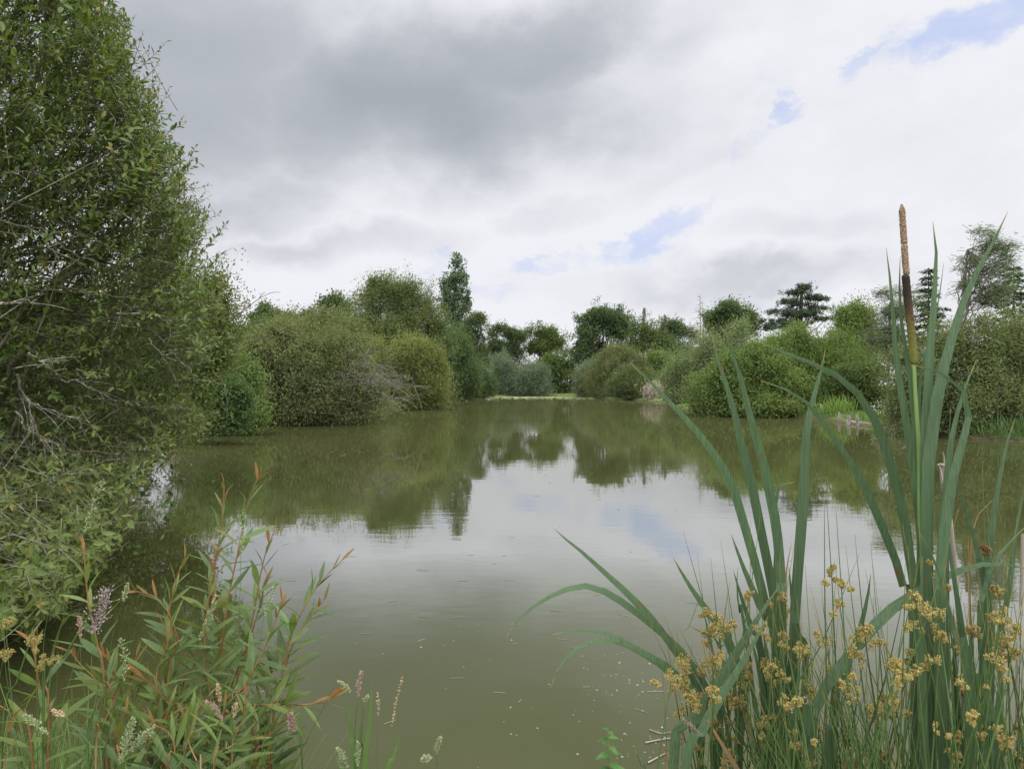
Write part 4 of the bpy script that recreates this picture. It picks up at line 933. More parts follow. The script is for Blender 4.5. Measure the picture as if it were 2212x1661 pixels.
def spike(root):
    Y = 1.38; mb = MB()
    q = spline(np.array([at(*r5(1315, 1070), Y), at(*r5(1325, 1280), Y), at(*r5(1345, 1580), Y), at(1987, 1120, Y), at(1994, 1300, Y), np.array(root.location)]), 30)
    tubes(mb, q, np.linspace(.0036, .0062, 30), 8); st = mb.build('stem', M['stem_green'], root, True)
    k = Y / F; mb = MB(); q = spline(np.array([at(*r5(1265, 540), Y), at(*r5(1280, 700), Y), at(*r5(1300, 880), Y), at(*r5(1318, 1060), Y)]), 50); t = np.linspace(0, 1, 50)
    r = 7.3 * k * np.minimum(1, np.minimum(t, 1 - t) * 18 + .55); rng = R_(5); mb2 = MB()
    tubes(mb2, q, r, 16, age=(1 - t)[None]); n = 2600; i = rng.integers(1, 49, n); an = rng.uniform(0, 6.28, n); x = q[i] + np.stack([np.cos(an), np.sin(an), rng.uniform(-.3, .3, n)], 1) * r[i, None]
    octas(mb2, x, .0011, rng.uniform(0, 1, n)); 
    mb2.b[-1] = np.repeat(1 - t[i], 6)
    mb2.build('female_spike', M['female_spike'], st, True)
    for a, b in (((1243, 127), (1258, 362)), ((1258, 366), (1271, 538))):
        mb = MB(); q = spline(np.array([at(*r5(*a), Y), at(*r5((a[0] + b[0]) / 2 - 1, (a[1] + b[1]) / 2), Y), at(*r5(*b), Y)]), 40); t = np.linspace(0, 1, 40)
        r = 5.0 * k * np.minimum(1, (t * (5 if a[1] < 200 else 30) + .12)) * np.minimum(1, (1 - t) * 25 + .4); tubes(mb, q, r, 12)
        n = 1300; i = rng.integers(1, 39, n); an = rng.uniform(0, 6.28, n); x = q[i] + np.stack([np.cos(an), np.sin(an), rng.uniform(-.4, .4, n)], 1) * (r[i, None] * rng.uniform(.9, 1.25, (n, 1)))
        octas(mb, x, .0012, rng.uniform(0, 1, n)); mb.build('male_spike', M['male_spike'], st, False)
spike(c)
cattail('reedmace with a leaf folded over and drooping, right of the flower spike', 2060, 1.3, [
    ([r5(1290, 1064), r5(1340, 1070), r5(1400, 1083), r5(1500, 1130), r5(1590, 1200), r5(1632, 1265), r5(1642, 1330), r5(1628, 1410), r5(1600, 1520), r5(1560, 1650), (2052, 1069), (2040, 1153), (2032, 1237), (2030, 1400)], 22, 1.28, .1),
    ([r5(1682, 1036), r5(1640, 1120), r5(1600, 1250), r5(1555, 1400), r5(1520, 1600), (2044, 1060), (2036, 1153), (2032, 1300), (2034, 1450)], 19, 1.32, .1),
    ([r5(1530, 1312), r5(1520, 1400), r5(1525, 1500), r5(1530, 1600), (2052, 1060), (2046, 1200)], 8, 1.34, .1),
    (r7s((1060, 360), (1070, 460), (1085, 590), (1120, 800), (1150, 1000), (1190, 1200), (1210, 1400)), 16, 1.3, .1),
    (r7s((918, 438), (950, 490), (990, 560), (1030, 680), (1070, 830), (1120, 1020), (1170, 1250)), 15, 1.25, .1)], 104)
cattail('reedmace nearest the right edge with bright upright leaves', 2140, 1.42, [
    ([r5(1905, 1383), r5(1880, 1460), r5(1850, 1560), (2160, 1030), (2149, 1095), (2140, 1160), (2133, 1240), (2130, 1400)], 17, 1.45, .1),
    (r7s((1098, 122), (1115, 185), (1145, 280), (1190, 420), (1230, 580), (1262, 720), (1280, 900), (1290, 1150)), 16, 1.4, .1),
    ([(2225, 1128), r7(1440, 440), r7(1380, 500), r7(1315, 580), r7(1270, 680), r7(1245, 820), r7(1240, 1000)], 14, 1.38, .1),
    ([(2222, 1000), r7(1455, 250), r7(1425, 400), r7(1400, 600), r7(1375, 800), r7(1340, 1100)], 12, 1.5, .1),
    (r7s((1300, 275), (1240, 330), (1205, 390), (1190, 480), (1185, 640), (1180, 800)), 5, 1.5, .1, 'blade_brown'),
    (r7s((1345, 1180), (1330, 1250), (1320, 1400), (1310, 1660)), 22, 1.3, .1)], 105)
cattail('reedmace whose longest leaf bends far to the right across the stems', 1760, 1.4, [
    ([(2230, 1231), r7(1400, 612), r7(1300, 604), r7(1220, 610), r7(1150, 630), r7(1000, 700), r7(880, 770), r7(750, 860), r7(660, 960), r7(560, 1080), r7(450, 1220), r7(390, 1350), r7(350, 1500)], 24, 1.35, .1),
    (r7s((672, 655), (668, 700), (650, 800), (625, 910), (580, 1040), (530, 1200), (480, 1400)), 19, 1.45, .1),
    (r7s((345, 1290), (368, 1330), (372, 1420), (355, 1520), (330, 1640)), 16, 1.35, .2),
    (r7s((560, 1250), (520, 1330), (480, 1440), (450, 1560)), 20, 1.4, .2)], 106)
cattail('stubby reedmace at the bottom of the picture with leaves leaning right', 1450, 1.5, [
    ([(1680, 1270), (1640, 1330), (1600, 1395), (1550, 1478), (1500, 1556), (1455, 1640)], 24, 1.55, .1), ([(1660, 1330), (1610, 1420), (1560, 1500), (1515, 1580), (1480, 1660)], 22, 1.5, .1),
    ([r6(905, 1512), r6(925, 1560), r6(940, 1620), r6(945, 1700)], 14, 1.6, .1, 'blade_brown'), (r6s((755, 1540), (775, 1590), (800, 1661), (830, 1760)), 9, 1.6, .2)], 107)
cattail('clump of short dark reedmace leaves hidden among the rushes', 1690, 1.55, [
    ([(1650, 1370), (1660, 1430), (1668, 1520), (1676, 1640)], 20, 1.6), ([(1700, 1330), (1690, 1420), (1684, 1530), (1680, 1650)], 20, 1.58), ([(1622, 1375), (1640, 1450), (1655, 1540), (1668, 1650)], 18, 1.62),
    (r6s((1380, 935), (1385, 1000), (1400, 1100), (1410, 1250)), 13, 1.6), (r6s((1050, 870), (1100, 900), (1180, 930), (1240, 1000), (1300, 1150)), 8, 1.7), (r6s((1000, 930), (1030, 890), (1060, 880), (1150, 850)), 7, 1.7), ([(1730, 1400), (1722, 1480), (1710, 1580), (1700, 1670)], 17, 1.5)], 108)
cattail('dark reedmace shoots rising straight below the flower spike', 2015, 1.3, [
    ([(1992, 1200), (1990, 1300), (1990, 1420), (1994, 1560), (2000, 1670)], 20, 1.3), ([(2024, 1240), (2018, 1350), (2014, 1480), (2012, 1660)], 20, 1.34), ([(2100, 1330), (2095, 1430), (2092, 1540), (2090, 1660)], 20, 1.36), ([(2128, 1400), (2130, 1500), (2132, 1660)], 24, 1.3), ([(1962, 1330), (1972, 1430), (1984, 1560), (1992, 1660)], 14, 1.4), ([(2060, 1310), (2062, 1420), (2066, 1540), (2070, 1660)], 15, 1.4)], 109)

def dead_stem(label, pts, Y, w, jag, seed):
    b = at(pts[-1][0], 2300, Y); x = b[0]; z = gz(x, Y); root = thing('broken_reed', (x, Y, z), label, 'dead stem', 'pale broken reed stems')
    q = spline(np.array([at(u, v, Y) for u, v in pts] + [np.array([x, Y, z])]), 30); mb = MB(); tubes(mb, q, np.full(30, w * .5 * Y / F) * np.linspace(.9, 1.2, 30), 8)
    mb.build('stem', M['stem_pale'], root, True)
    if jag:
        mb = MB(); k = Y / F
        for a, b_, c_ in (((1045, 30), (1050, 90), (1043, 190)), ((1013, 94), (1028, 110), (1040, 190)), ((1013, 94), (1035, 93), (1048, 100))):
            tubes(mb, spline(np.array([at(*r7(*a), Y - .003), at(*r7(*b_), Y - .003), at(*r7(*c_), Y - .003)]), 8), np.linspace(.8, 4.2, 8) * k, 6)
        mb.build('splinter', M['stem_pale'], root, True)
dead_stem('pale broken reed stem with a splintered top right of the flower spike', [r7(1042, 100), r7(1042, 200), r7(1070, 300), r7(1095, 520), r7(1118, 800), r7(1132, 1000), r7(1150, 1300)], 1.45, 10, True, 1)
dead_stem('pale broken reed stem at the very right edge of the rushes', [r7(1457, 450), r7(1452, 650), r7(1445, 850), r7(1430, 1100)], 1.6, 9, False, 2)
cattail('withered tan reedmace leaves folded among the rush stems', 1900, 1.6, [
    (r7s((700, 950), (760, 1050), (820, 1180), (880, 1320), (905, 1440)), 9, 1.6, .2, 'blade_brown'), (r6s((1085, 930), (1150, 990), (1220, 1080), (1290, 1180)), 9, 1.65, .2, 'blade_brown'), (r6s((1160, 1310), (1180, 1400), (1210, 1480)), 12, 1.5, .2, 'blade_brown'),
    (r7s((870, 1470), (780, 1550), (690, 1620), (600, 1700)), 13, 1.4, .2, 'blade_brown'), (r7s((1030, 1330), (1060, 1380), (1075, 1400), (1010, 1250)), 7, 1.4, .2, 'blade_brown'), (r7s((595, 1520), (560, 1570), (540, 1650)), 14, 1.4, .1, 'blade_brown')], 110, mat='blade_brown')

# ------------------------------------------------------------------ soft rush with its brown flower clusters
def cluster(mb, st, c, r, D, rng):
    for k in range(rng.integers(6, 11)):
        d0 = unit(rng.normal(size=3) * [1, 1, .8] + D * .7); e = c + d0 * r * rng.uniform(.25, 1.15)
        tubes(st, bez(c[None], ((c + e) / 2 + [0, 0, r * .12])[None], e[None], 4), np.full((1, 4), .0006), 3, rnd=np.array([.8]))
        n = 15; rr = r * rng.uniform(.28, .52); d = unit(rng.normal(size=(n, 3)) + d0 * .5); tip = e + d * rr * rng.uniform(.35, 1.1, (n, 1))
        tubes(st, bez(np.tile(e, (n, 1)), (e + tip) / 2, tip, 3), np.tile([.0005, .0004, .0004], (n, 1)), 3, rnd=np.full(n, .9))
        m = 5; x = np.repeat(tip, m, 0) + rng.normal(size=(n * m, 3)) * rr * .15
        octas(mb, x, rng.uniform(.0007, .0013, n * m), np.clip(rng.normal(.45, .28, n * m), 0, 1), np.repeat(d, m, 0) + rng.normal(size=(n * m, 3)) * .6, 1.8)
RUSH = []
for X, Y_, r in [(470, 650, 50), (520, 710, 40), (435, 705, 25), (515, 820, 45), (215, 790, 40), (215, 870, 60), (120, 960, 60), (210, 1000, 50), (420, 1010, 80), (600, 1000, 90), (640, 960, 70), (890, 1080, 60), (970, 860, 100), (900, 780, 60), (1030, 570, 50), (1260, 530, 35), (980, 670, 45), (1325, 740, 40), (1330, 890, 80), (1190, 950, 50), (1370, 1010, 80), (1100, 1050, 40), (1380, 1090, 80), (1160, 1250, 45), (1265, 1240, 20), (170, 1150, 100), (480, 1200, 80), (560, 1250, 60), (740, 1330, 70), (350, 1250, 50), (230, 1310, 50), (130, 1440, 60), (20, 1250, 50), (320, 1570, 70), (1080, 1580, 50), (1240, 1440, 35), (1120, 1490, 35), (745, 1600, 40), (400, 1450, 25), (1440, 1500, 70), (1440, 1600, 70), (700, 1370, 60), (1000, 1450, 40), (30, 1150, 50), (1060, 730, 40), (50, 760, 40)]:
    RUSH.append((*r7(X, Y_), r * .42))
for X, Y_, r in [(1150, 800, 40), (1210, 840, 50), (1240, 900, 70), (1160, 940, 60), (1300, 870, 30), (1160, 1110, 80), (960, 1160, 60), (1020, 1130, 80), (1010, 1220, 70), (1150, 1290, 70), (1210, 1270, 80), (1260, 1320, 100), (1340, 1190, 60), (1000, 1360, 50), (1180, 1480, 80), (1230, 1430, 70), (1100, 1560, 60), (1330, 1290, 50), (1390, 700, 30), (1300, 1620, 80), (700, 1640, 50), (760, 1655, 40)]:
    RUSH.append((*r6(X, Y_), r * .3935))
RB = [('leftmost rush clump, its flower stems leaning out over the water', 1640, 1.62, (1380, 1690), 130), ('rush clump in front of the hooked reedmace leaves', 1790, 1.42, (1690, 1800), 131),
      ('rush clump in the gap between the two tall reedmace groups', 1930, 1.30, (1800, 1925), 132), ('rush clump around the foot of the flower spike', 2030, 1.22, (1925, 2080), 133), ('rightmost rush clump with dense golden flower tufts', 2170, 1.25, (2080, 2260), 134),
      ('low rush clump under the leaves that arch left, small tufts', 1590, 1.5, (5000, 5001), 135), ('low rush clump at the bottom between the stubby leaves and the flower spike', 1850, 1.22, (6000, 6001), 136), ('low rush clump at the bottom right corner', 2110, 1.12, (7000, 7001), 137),
      ('flowerless rush clump standing among the hooked reedmace leaves', 1715, 1.5, (8000, 8001), 138), ('flowerless rush clump left of the flower spike stem', 1960, 1.18, (8000, 8001), 139), ('flowerless rush clump by the pale broken stem at the right edge', 2195, 1.35, (8000, 8001), 141)]
_r = R_(77)
EXTRA = {1590: [(_r.uniform(1450, 1720), _r.uniform(1420, 1650), _r.uniform(11, 22)) for _ in range(11)], 1850: [(_r.uniform(1700, 1990), _r.uniform(1400, 1650), _r.uniform(11, 22)) for _ in range(11)],
         2110: [(_r.uniform(1950, 2215), _r.uniform(1330, 1650), _r.uniform(11, 22)) for _ in range(11)]}
for lab, bu, Y, (ua, ub), seed in RB:
    rng = R_(seed); x = (bu - CU) * Y / F; z = gz(x, Y); root = thing('soft_rush', (x, Y, z), lab, 'rush', 'soft rush clumps on the near bank'); B = np.array([x, Y, z])
    for u, v, r in [q for q in RUSH if ua <= q[0] < ub] + EXTRA.get(bu, []):
        yy = Y + rng.uniform(-.12, .16); c = at(u, v, yy); b = B + np.array([rng.normal() * .10 + (c[0] - B[0]) * .35, rng.normal() * .06, 0])
        mid = b * .45 + c * .55 + np.array([0, 0, .10]) + rng.normal(size=3) * .03; d = unit((c - mid) + [0, 0, .05]); tip = c + d * rng.uniform(.10, .22) + np.array([0, 0, -.01])
        q = spline(np.array([b, mid, c, tip]), 22); mb = MB(); tubes(mb, q, np.concatenate([np.linspace(.0021, .0016, 16), np.linspace(.0015, .0003, 6)]), 5, rnd=rng.uniform(0, 1, 1), age=np.linspace(0, 1, 22)[None])
        st = mb.build('stem', M['stem_rush'], root, True)
        fm = MB(); sm = MB(); R0 = r * yy / F; cluster(fm, fm, c + d * 0, R0 * .70, d * .4 + [0, 0, .6], rng)
        if r > 14: cluster(fm, fm, c + np.array([rng.normal() * R0 * .8, rng.normal() * R0 * .5, -R0 * .7]), R0 * .42, d * .3 + [0, 0, .6], rng)
        fm.build('flower_cluster', M['flower_rush_dark' if (v < 1200 and u > 2000) or False else 'flower_rush'], st)
    n = 82; lean = {1640: -.62, 1790: -.48, 1930: -.28, 2030: -.12, 2170: .0, 1590: -.3, 1850: -.4, 2110: -.15, 1715: -.5, 1960: -.42, 2195: -.3}[bu]
    for k in range(n):
        b = B + np.array([rng.normal() * .10, rng.normal() * .07, 0]); h = rng.uniform(.65, 1.12); le = lean + rng.normal() * .28
        tip = b + np.array([le * h, rng.normal() * .12, h * (1.06 - .28 * abs(le))]); mid = (b + tip) / 2 + np.array([-le * .10 * h, 0, .07 * h])
        if tip[0] / tip[1] * F + CU < 1420 or (tip[0] / tip[1] * F + CU < 1560 and tip[2] > 1.12): tip = b + np.array([abs(le) * .25 * h, rng.normal() * .08, h * .8]); mid = (b + tip) / 2 + [0, 0, .03]
        q = spline(np.array([b, mid, tip]), 14); mb = MB(); tubes(mb, q, np.concatenate([np.linspace(.0022, .0016, 9), np.linspace(.0014, .0003, 5)]), 5, rnd=rng.uniform(0, 1, 1), age=np.linspace(0, 1, 14)[None] * rng.choice([.95, 1.0]))
        mb.build('stem', M['stem_rush'], root, True)

# ------------------------------------------------------------------ willow saplings and grasses at the left
def sapling(label, bu, bY, shoots, seed, LF=.118):
    rng = R_(seed); x = (bu - CU) * bY / F; z = gz(x, bY); root = thing('willow_sapling', (x, bY, z), label, 'sapling', 'willow saplings on the near bank'); B = np.array([x, bY, z])
    for pts, Y in shoots:
        p3 = [at(u, v, Y) for u, v in pts]; b = B + np.array([(p3[0][0] - B[0]) * .5, rng.normal() * .05, 0]); q = spline(np.array([b] + p3), 40)
        mb = MB(); tubes(mb, q, np.linspace(.0058, .0012, 40), 6); st = mb.build('stem', M['bark_red'], root, True)
        seg = np.linalg.norm(np.diff(q, axis=0), axis=1).sum(); n = max(14, int(seg / .030)); t = np.linspace(.30, 1, n) + rng.normal(size=n) * .006; t = np.clip(t, 0, 1); i = np.clip((t * 39).astype(int), 0, 38)
        P = q[i] + (q[i + 1] - q[i]) * (t * 39 - i)[:, None]; T = unit(np.gradient(q, axis=0))[i]; A = unit(np.cross(T, [.1, 1, .2])); Bn = np.cross(A, T); ph = np.arange(n) * 2.4 + rng.uniform(0, 6)
        rad = np.cos(ph)[:, None] * A * 1.1 + np.sin(ph)[:, None] * Bn * .7; op = np.where(t > .86, .45, .95)[:, None]
        D = T * (1.05 - .5 * op) + rad * op * .9 + rng.normal(size=(n, 3)) * .12; N = T * .5 + [0, -.25, .7] - rad * .3 + rng.normal(size=(n, 3)) * .35
        L = LF * rng.uniform(.75, 1.2, n) * np.where(t > .80, 1 - (t - .80) * 3.0, 1); lm2 = MB()
        leaves_full(lm2, P, D, N, L, L * rng.uniform(.14, .21, n), np.clip(rng.normal(.5, .25, n), 0, 1), droop=rng.uniform(-.02, .24, n), fold=.28, wide=.42, age=np.clip(t + rng.normal(size=n) * .03, 0, 1), seg=6)
        lm2.build('foliage', M['leaf_sapling'], st)
r2s = lambda *p: [r2(*q) for q in p]; YS = 2.05
sapling('tallest red-stemmed willow sapling at the middle of the left bank', 480, 2.05, [
    (r2s((885, 1400), (905, 1200), (935, 980), (980, 760), (1010, 610), (1040, 510), (1072, 452)), YS), (r2s((895, 1330), (900, 1100), (880, 880), (905, 700), (918, 580), (922, 492)), YS + .05), (r2s((870, 1450), (840, 1250), (850, 1020), (875, 870), (890, 760)), YS - .05),
    (r2s((960, 1400), (1010, 1200), (1050, 980), (1085, 800), (1128, 680)), YS + .08), (r2s((920, 1450), (1000, 1330), (1080, 1180), (1130, 1060), (1160, 970)), YS - .1), (r2s((900, 1500), (960, 1300), (1030, 1120), (1075, 960), (1100, 860)), YS + .1)], 201)
sapling('willow sapling leaning right towards the open water', 620, 2.0, [
    (r2s((1100, 1560), (1160, 1290), (1190, 1130), (1250, 1000), (1320, 890), (1415, 795)), 2.0), (r2s((1120, 1500), (1180, 1220), (1230, 1100), (1290, 1020), (1345, 950)), 2.05), (r2s((1040, 1480), (1100, 1400), (1220, 1397), (1330, 1385), (1415, 1335)), 1.95), (r2s((1070, 1560), (1090, 1400), (1120, 1260), (1180, 1140)), 2.1)], 202)
sapling('bushy willow sapling between the tall one and the mauve grass', 360, 1.95, [
    (r2s((690, 1330), (720, 1160), (690, 1040), (715, 930), (735, 850), (760, 800)), 1.95), (r2s((680, 1300), (735, 1170), (690, 1010), (630, 950), (555, 930)), 1.98), (r2s((740, 1400), (800, 1230), (830, 1080), (880, 980)), 2.0), (r2s((650, 1420), (650, 1250), (690, 1150), (680, 1080)), 1.9), (r2s((760, 1470), (700, 1400), (620, 1310), (560, 1270)), 1.9), (r2s((620, 1500), (560, 1420), (540, 1300), (560, 1200)), 1.92)], 203)
sapling('willow sapling with coppery tip standing against the dark water', 235, 1.9, [(r2s((430, 1330), (400, 1150), (370, 1010), (355, 900), (345, 760), (338, 740)), 1.9), (r2s((470, 1420), (400, 1300), (330, 1230), (290, 1180)), 1.88), (r2s((440, 1470), (500, 1380), (470, 1260), (430, 1190)), 1.95)], 204)
sapling('broad-leaved willow sapling at the far left with few large leaves', 90, 1.75, [(r2s((200, 1420), (165, 1330), (148, 1230), (135, 1140), (125, 1110)), 1.75), (r2s((120, 1500), (60, 1440), (0, 1400)), 1.7)], 205, .12)
sapling('low leafy willow sapling filling the bottom of the left bank', 430, 1.85, [
    (r2s((600, 1640), (640, 1520), (690, 1430), (700, 1370)), 1.85), (r2s((760, 1640), (770, 1540), (800, 1440), (850, 1370)), 1.8), (r2s((950, 1650), (960, 1540), (1000, 1450), (1010, 1370)), 1.85), (r2s((830, 1660), (850, 1560), (900, 1480), (930, 1400)), 1.9), (r2s((1040, 1660), (1080, 1560), (1130, 1490), (1180, 1440)), 1.9), (r2s((500, 1650), (480, 1560), (500, 1470), (520, 1420)), 1.8), (r2s((690, 1660), (720, 1600), (700, 1520), (640, 1480)), 1.75), (r2s((880, 1650), (930, 1580), (1000, 1540), (1050, 1530)), 1.75)], 206)

def flower_grass(label, head, stem, Y, kind, r, n=70, seed=0, fan=1.0):
    """head: photo points from the tip of the seed head to its foot; stem: further points down"""
    rng = R_(seed); hp = spline(np.array([at(u, v, Y) for u, v in head]), 16); sp_ = [at(u, v, Y) for u, v in stem]
    bx = sp_[-1][0] + (sp_[-1][0] - sp_[0][0]) * .2; z = gz(bx, Y); root = thing('flowering_grass', (bx, Y, z), label, 'grass', 'flowering grasses on the near bank')
    q = spline(np.array(sp_ + [np.array([bx, Y, z])])[::-1], 24) if False else spline(np.array([hp[0], hp[8], hp[-1]] + sp_ + [np.array([bx, Y, z])]), 34)
    mb = MB(); tubes(mb, q, np.linspace(.0005, .0016, 34), 4, rnd=np.array([rng.uniform(.3, .9)])); mb.build('stem', M['stem_rush' if kind != 'seed_tan' else 'blade_grass'], root, True)
    R0 = r * Y / F; i = rng.integers(0, 15, n); t = i / 15; prof = np.sin(np.pi * np.clip(t * .85 + .12, 0, 1)); d = unit(rng.normal(size=(n, 3)) * [1, 1, .6] + [0, 0, .5])
    x = hp[i] + d * (R0 * prof * rng.uniform(.15, 1, n) * fan)[:, None]; mb = MB()
    octas(mb, x, rng.uniform(.0011, .0021, n) * Y / 1.8, rng.uniform(0, 1, n), d + unit(hp[0] - hp[-1]) * .9, 2.2)
    k = rng.uniform(size=n) < .6; tubes(mb, bez(hp[i][k], (hp[i][k] + x[k]) / 2, x[k], 3), np.full((k.sum(), 3), .0004), 3, rnd=np.full(k.sum(), .4)); mb.build('seed_head', M[kind], root)
G = flower_grass
G('tall loose green grass panicle rising against the sallow', [r2(420, 480), r2(385, 590), r2(345, 700)], r2s((300, 900), (230, 1150), (150, 1500), (120, 1661)), 1.8, 'seed_green', 14, 90, 301)
G('mauve feathery grass head below the coppery sapling tip', [r2(440, 920), r2(415, 1010), r2(385, 1110)], r2s((410, 1200), (430, 1350), (440, 1661)), 1.8, 'flower_mauve', 34, 170, 302)
G('cream dense grass head right of the mauve one', [r2(525, 900), r2(515, 945), r2(508, 975)], r2s((470, 1080), (440, 1300), (420, 1661)), 1.85, 'seed_green', 8, 110, 303)
G('narrow pinkish grass spike left of the mauve head', [r2(325, 1035), r2(328, 1080), r2(330, 1125)], r2s((335, 1250), (360, 1450), (380, 1661)), 1.75, 'seed_pink', 7, 90, 304)
G('greenish open panicle hanging at the middle of the left grasses', [r2(495, 1130), r2(520, 1230), r2(510, 1310)], r2s((500, 1400), (480, 1661)), 1.8, 'seed_green', 14, 80, 305)
G('pale grass panicle across the tallest sapling', [r2(890, 950), r2(860, 1040), r2(815, 1140)], r2s((800, 1300), (740, 1500), (700, 1661)), 1.9, 'seed_green', 10, 120, 306)
G('dark drooping panicle right of the tallest sapling', [r2(1145, 890), r2(1115, 950), r2(1085, 1040)], r2s((1060, 1180), (1000, 1450), (960, 1661)), 1.9, 'seed_green', 9, 90, 307)
G('thin grass panicle beside the tall coppery shoot', [r2(1005, 600), r2(998, 690), r2(990, 790)], r2s((985, 1000), (960, 1350), (930, 1661)), 1.95, 'seed_green', 8, 80, 308)
G('silvery soft grass plume at the bottom, the taller one', [r2(545, 1455), r2(525, 1540), r2(495, 1640)], r2s((480, 1680), (470, 1720)), 1.55, 'seed_green', 16, 240, 309)
G('silvery soft grass plume at the bottom, the one leaning right', [r2(632, 1490), r2(580, 1540), r2(535, 1590)], r2s((510, 1640), (490, 1720)), 1.55, 'seed_green', 14, 200, 310)
G('tan grass head in front of the red sapling stem', [r2(895, 1315), r2(902, 1350), r2(905, 1385)], r2s((880, 1450), (870, 1661)), 1.7, 'seed_tan', 8, 90, 311)
G('bent pinkish grass head below the tan one', [r2(850, 1385), r2(885, 1410), r2(918, 1465)], r2s((930, 1520), (920, 1661)), 1.7, 'seed_pink', 8, 130, 312)
G('pink grass head standing alone over the open water right of the saplings', [r2(1195, 1435), r2(1200, 1475), r2(1215, 1510)], r2s((1225, 1580), (1240, 1661)), 1.9, 'seed_pink', 12, 190, 313)
G('straw grass spike at the lower left, bent sideways', [r2(215, 1420), r2(240, 1435), r2(270, 1445)], r2s((330, 1510), (400, 1600), (420, 1661)), 1.65, 'seed_tan', 8, 110, 314)
G('grey-green grass panicle nodding at the far lower left', [r2(105, 1440), r2(150, 1480), r2(200, 1520)], r2s((240, 1580), (260, 1661)), 1.6, 'seed_green', 12, 130, 315)
G('tan grass head in the right part of the sapling foot', [r9(420, 895), r9(410, 950), r9(400, 1010)], [r9(400, 1100), r9(390, 1400)], 1.75, 'seed_tan', 7, 80, 316)
G('purplish grass spike in the small tuft at the bottom', [r9(1395, 650), r9(1378, 740), r9(1370, 850)], [r9(1355, 1000), r9(1345, 1400)], 1.9, 'seed_pink', 7, 130, 317)
G('green bent bristly grass head left in the small tuft', [r9(1220, 730), r9(1265, 765), r9(1305, 815)], [r9(1340, 930), r9(1420, 1180), r9(1470, 1400)], 1.9, 'seed_green', 9, 110, 318)
G('small cream grass head pointing right above the tuft', [r9(1450, 845), r9(1430, 865), r9(1408, 885)], [r9(1360, 920), r9(1345, 1100), r9(1340, 1400)], 1.9, 'seed_green', 7, 60, 319)
G('thin brown grass spike right of the small tuft, seeds in a line', [r9(1712, 700), r9(1670, 860), r9(1628, 1100)], [r9(1605, 1300), r9(1590, 1430)], 1.9, 'seed_tan', 4, 80, 320)
G('faint dry grass spike between the tuft and the brown one', [r9(1520, 815), r9(1530, 900), r9(1525, 1000)], [r9(1515, 1150), r9(1520, 1430)], 1.95, 'seed_tan', 4, 40, 321)
G('cream grass head on a short stem, upright and alone at the bottom', [r9(2010, 1165), r9(1990, 1220), r9(1980, 1295)], [r9(1982, 1350), r9(1985, 1480)], 1.8, 'seed_green', 10, 150, 322)
G('cream grass head nodding left beside the upright lone one', [r9(1870, 1345), r9(1900, 1325), r9(1945, 1322)], [r9(1985, 1335), r9(1990, 1400), r9(1995, 1480)], 1.82, 'seed_green', 10, 130, 323)
G('fuzzy green grass head at the bottom left of the tuft', [r9(1205, 1250), r9(1250, 1320), r9(1290, 1400)], [r9(1310, 1450), r9(1320, 1500)], 1.75, 'seed_green', 9, 130, 324)
G('fuzzy green grass head in the centre of the tuft foot', [r9(1365, 1200), r9(1368, 1290), r9(1365, 1390)], [r9(1362, 1450), r9(1360, 1500)], 1.75, 'seed_green', 9, 130, 325)
G('pinkish grass spike among the rush stems at the lower right', [r7(335, 1295), r7(285, 1315), r7(262, 1375)], [r7(250, 1450), r7(210, 1660)], 1.3, 'seed_pink', 6, 110, 326)
G('brownish grass spike at the foot of the leftmost rush', [r6(1020, 1385), r6(1060, 1420), r6(1110, 1465)], [r6(1160, 1540), r6(1220, 1661)], 1.5, 'seed_pink', 6, 110, 327)

# small rush plants at the left edge with brown clusters
rng = R_(140); root = thing('soft_rush', (at(40, 1700, 1.7)[0], 1.7, .3), 'small rush at the far left edge with three brown flower tufts', 'rush', 'soft rush clumps on the near bank'); B = np.array(root.location)
for X, Y_, r in ((25, 1068, 40), (18, 1200, 40), (150, 1140, 40), (175, 1225, 55)):
    u, v = r2(X, Y_); c = at(u, v, 1.72); q = spline(np.array([B + rng.normal(size=3) * [.05, .05, 0], (B + c) / 2 + rng.normal(size=3) * .02, c, c + [.02, 0, .16]]), 20); mb = MB()
    tubes(mb, q, np.linspace(.002, .0004, 20), 5, rnd=np.array([.6])); st = mb.build('stem', M['stem_rush'], root, True); fm = MB(); cluster(fm, fm, c, r * .5253 * 1.72 / F * .8, np.array([0, 0, .5]), rng); fm.build('flower_cluster', M['flower_rush'], st)
for k in range(40):
    b = B + np.array([rng.uniform(-.1, .55), rng.normal() * .1, 0]); h = rng.uniform(.6, 1.05); tip = b + np.array([rng.uniform(-.05, .38) * h, 0, h]); mb = MB(); q = spline(np.array([b, (b + tip) / 2 + [-.03, 0, .04], tip]), 12)
    tubes(mb, q, np.linspace(.002, .0004, 12), 4, rnd=rng.uniform(0, 1, 1), age=np.linspace(0, .97, 12)[None]); mb.build('stem', M['stem_rush'], root, True)

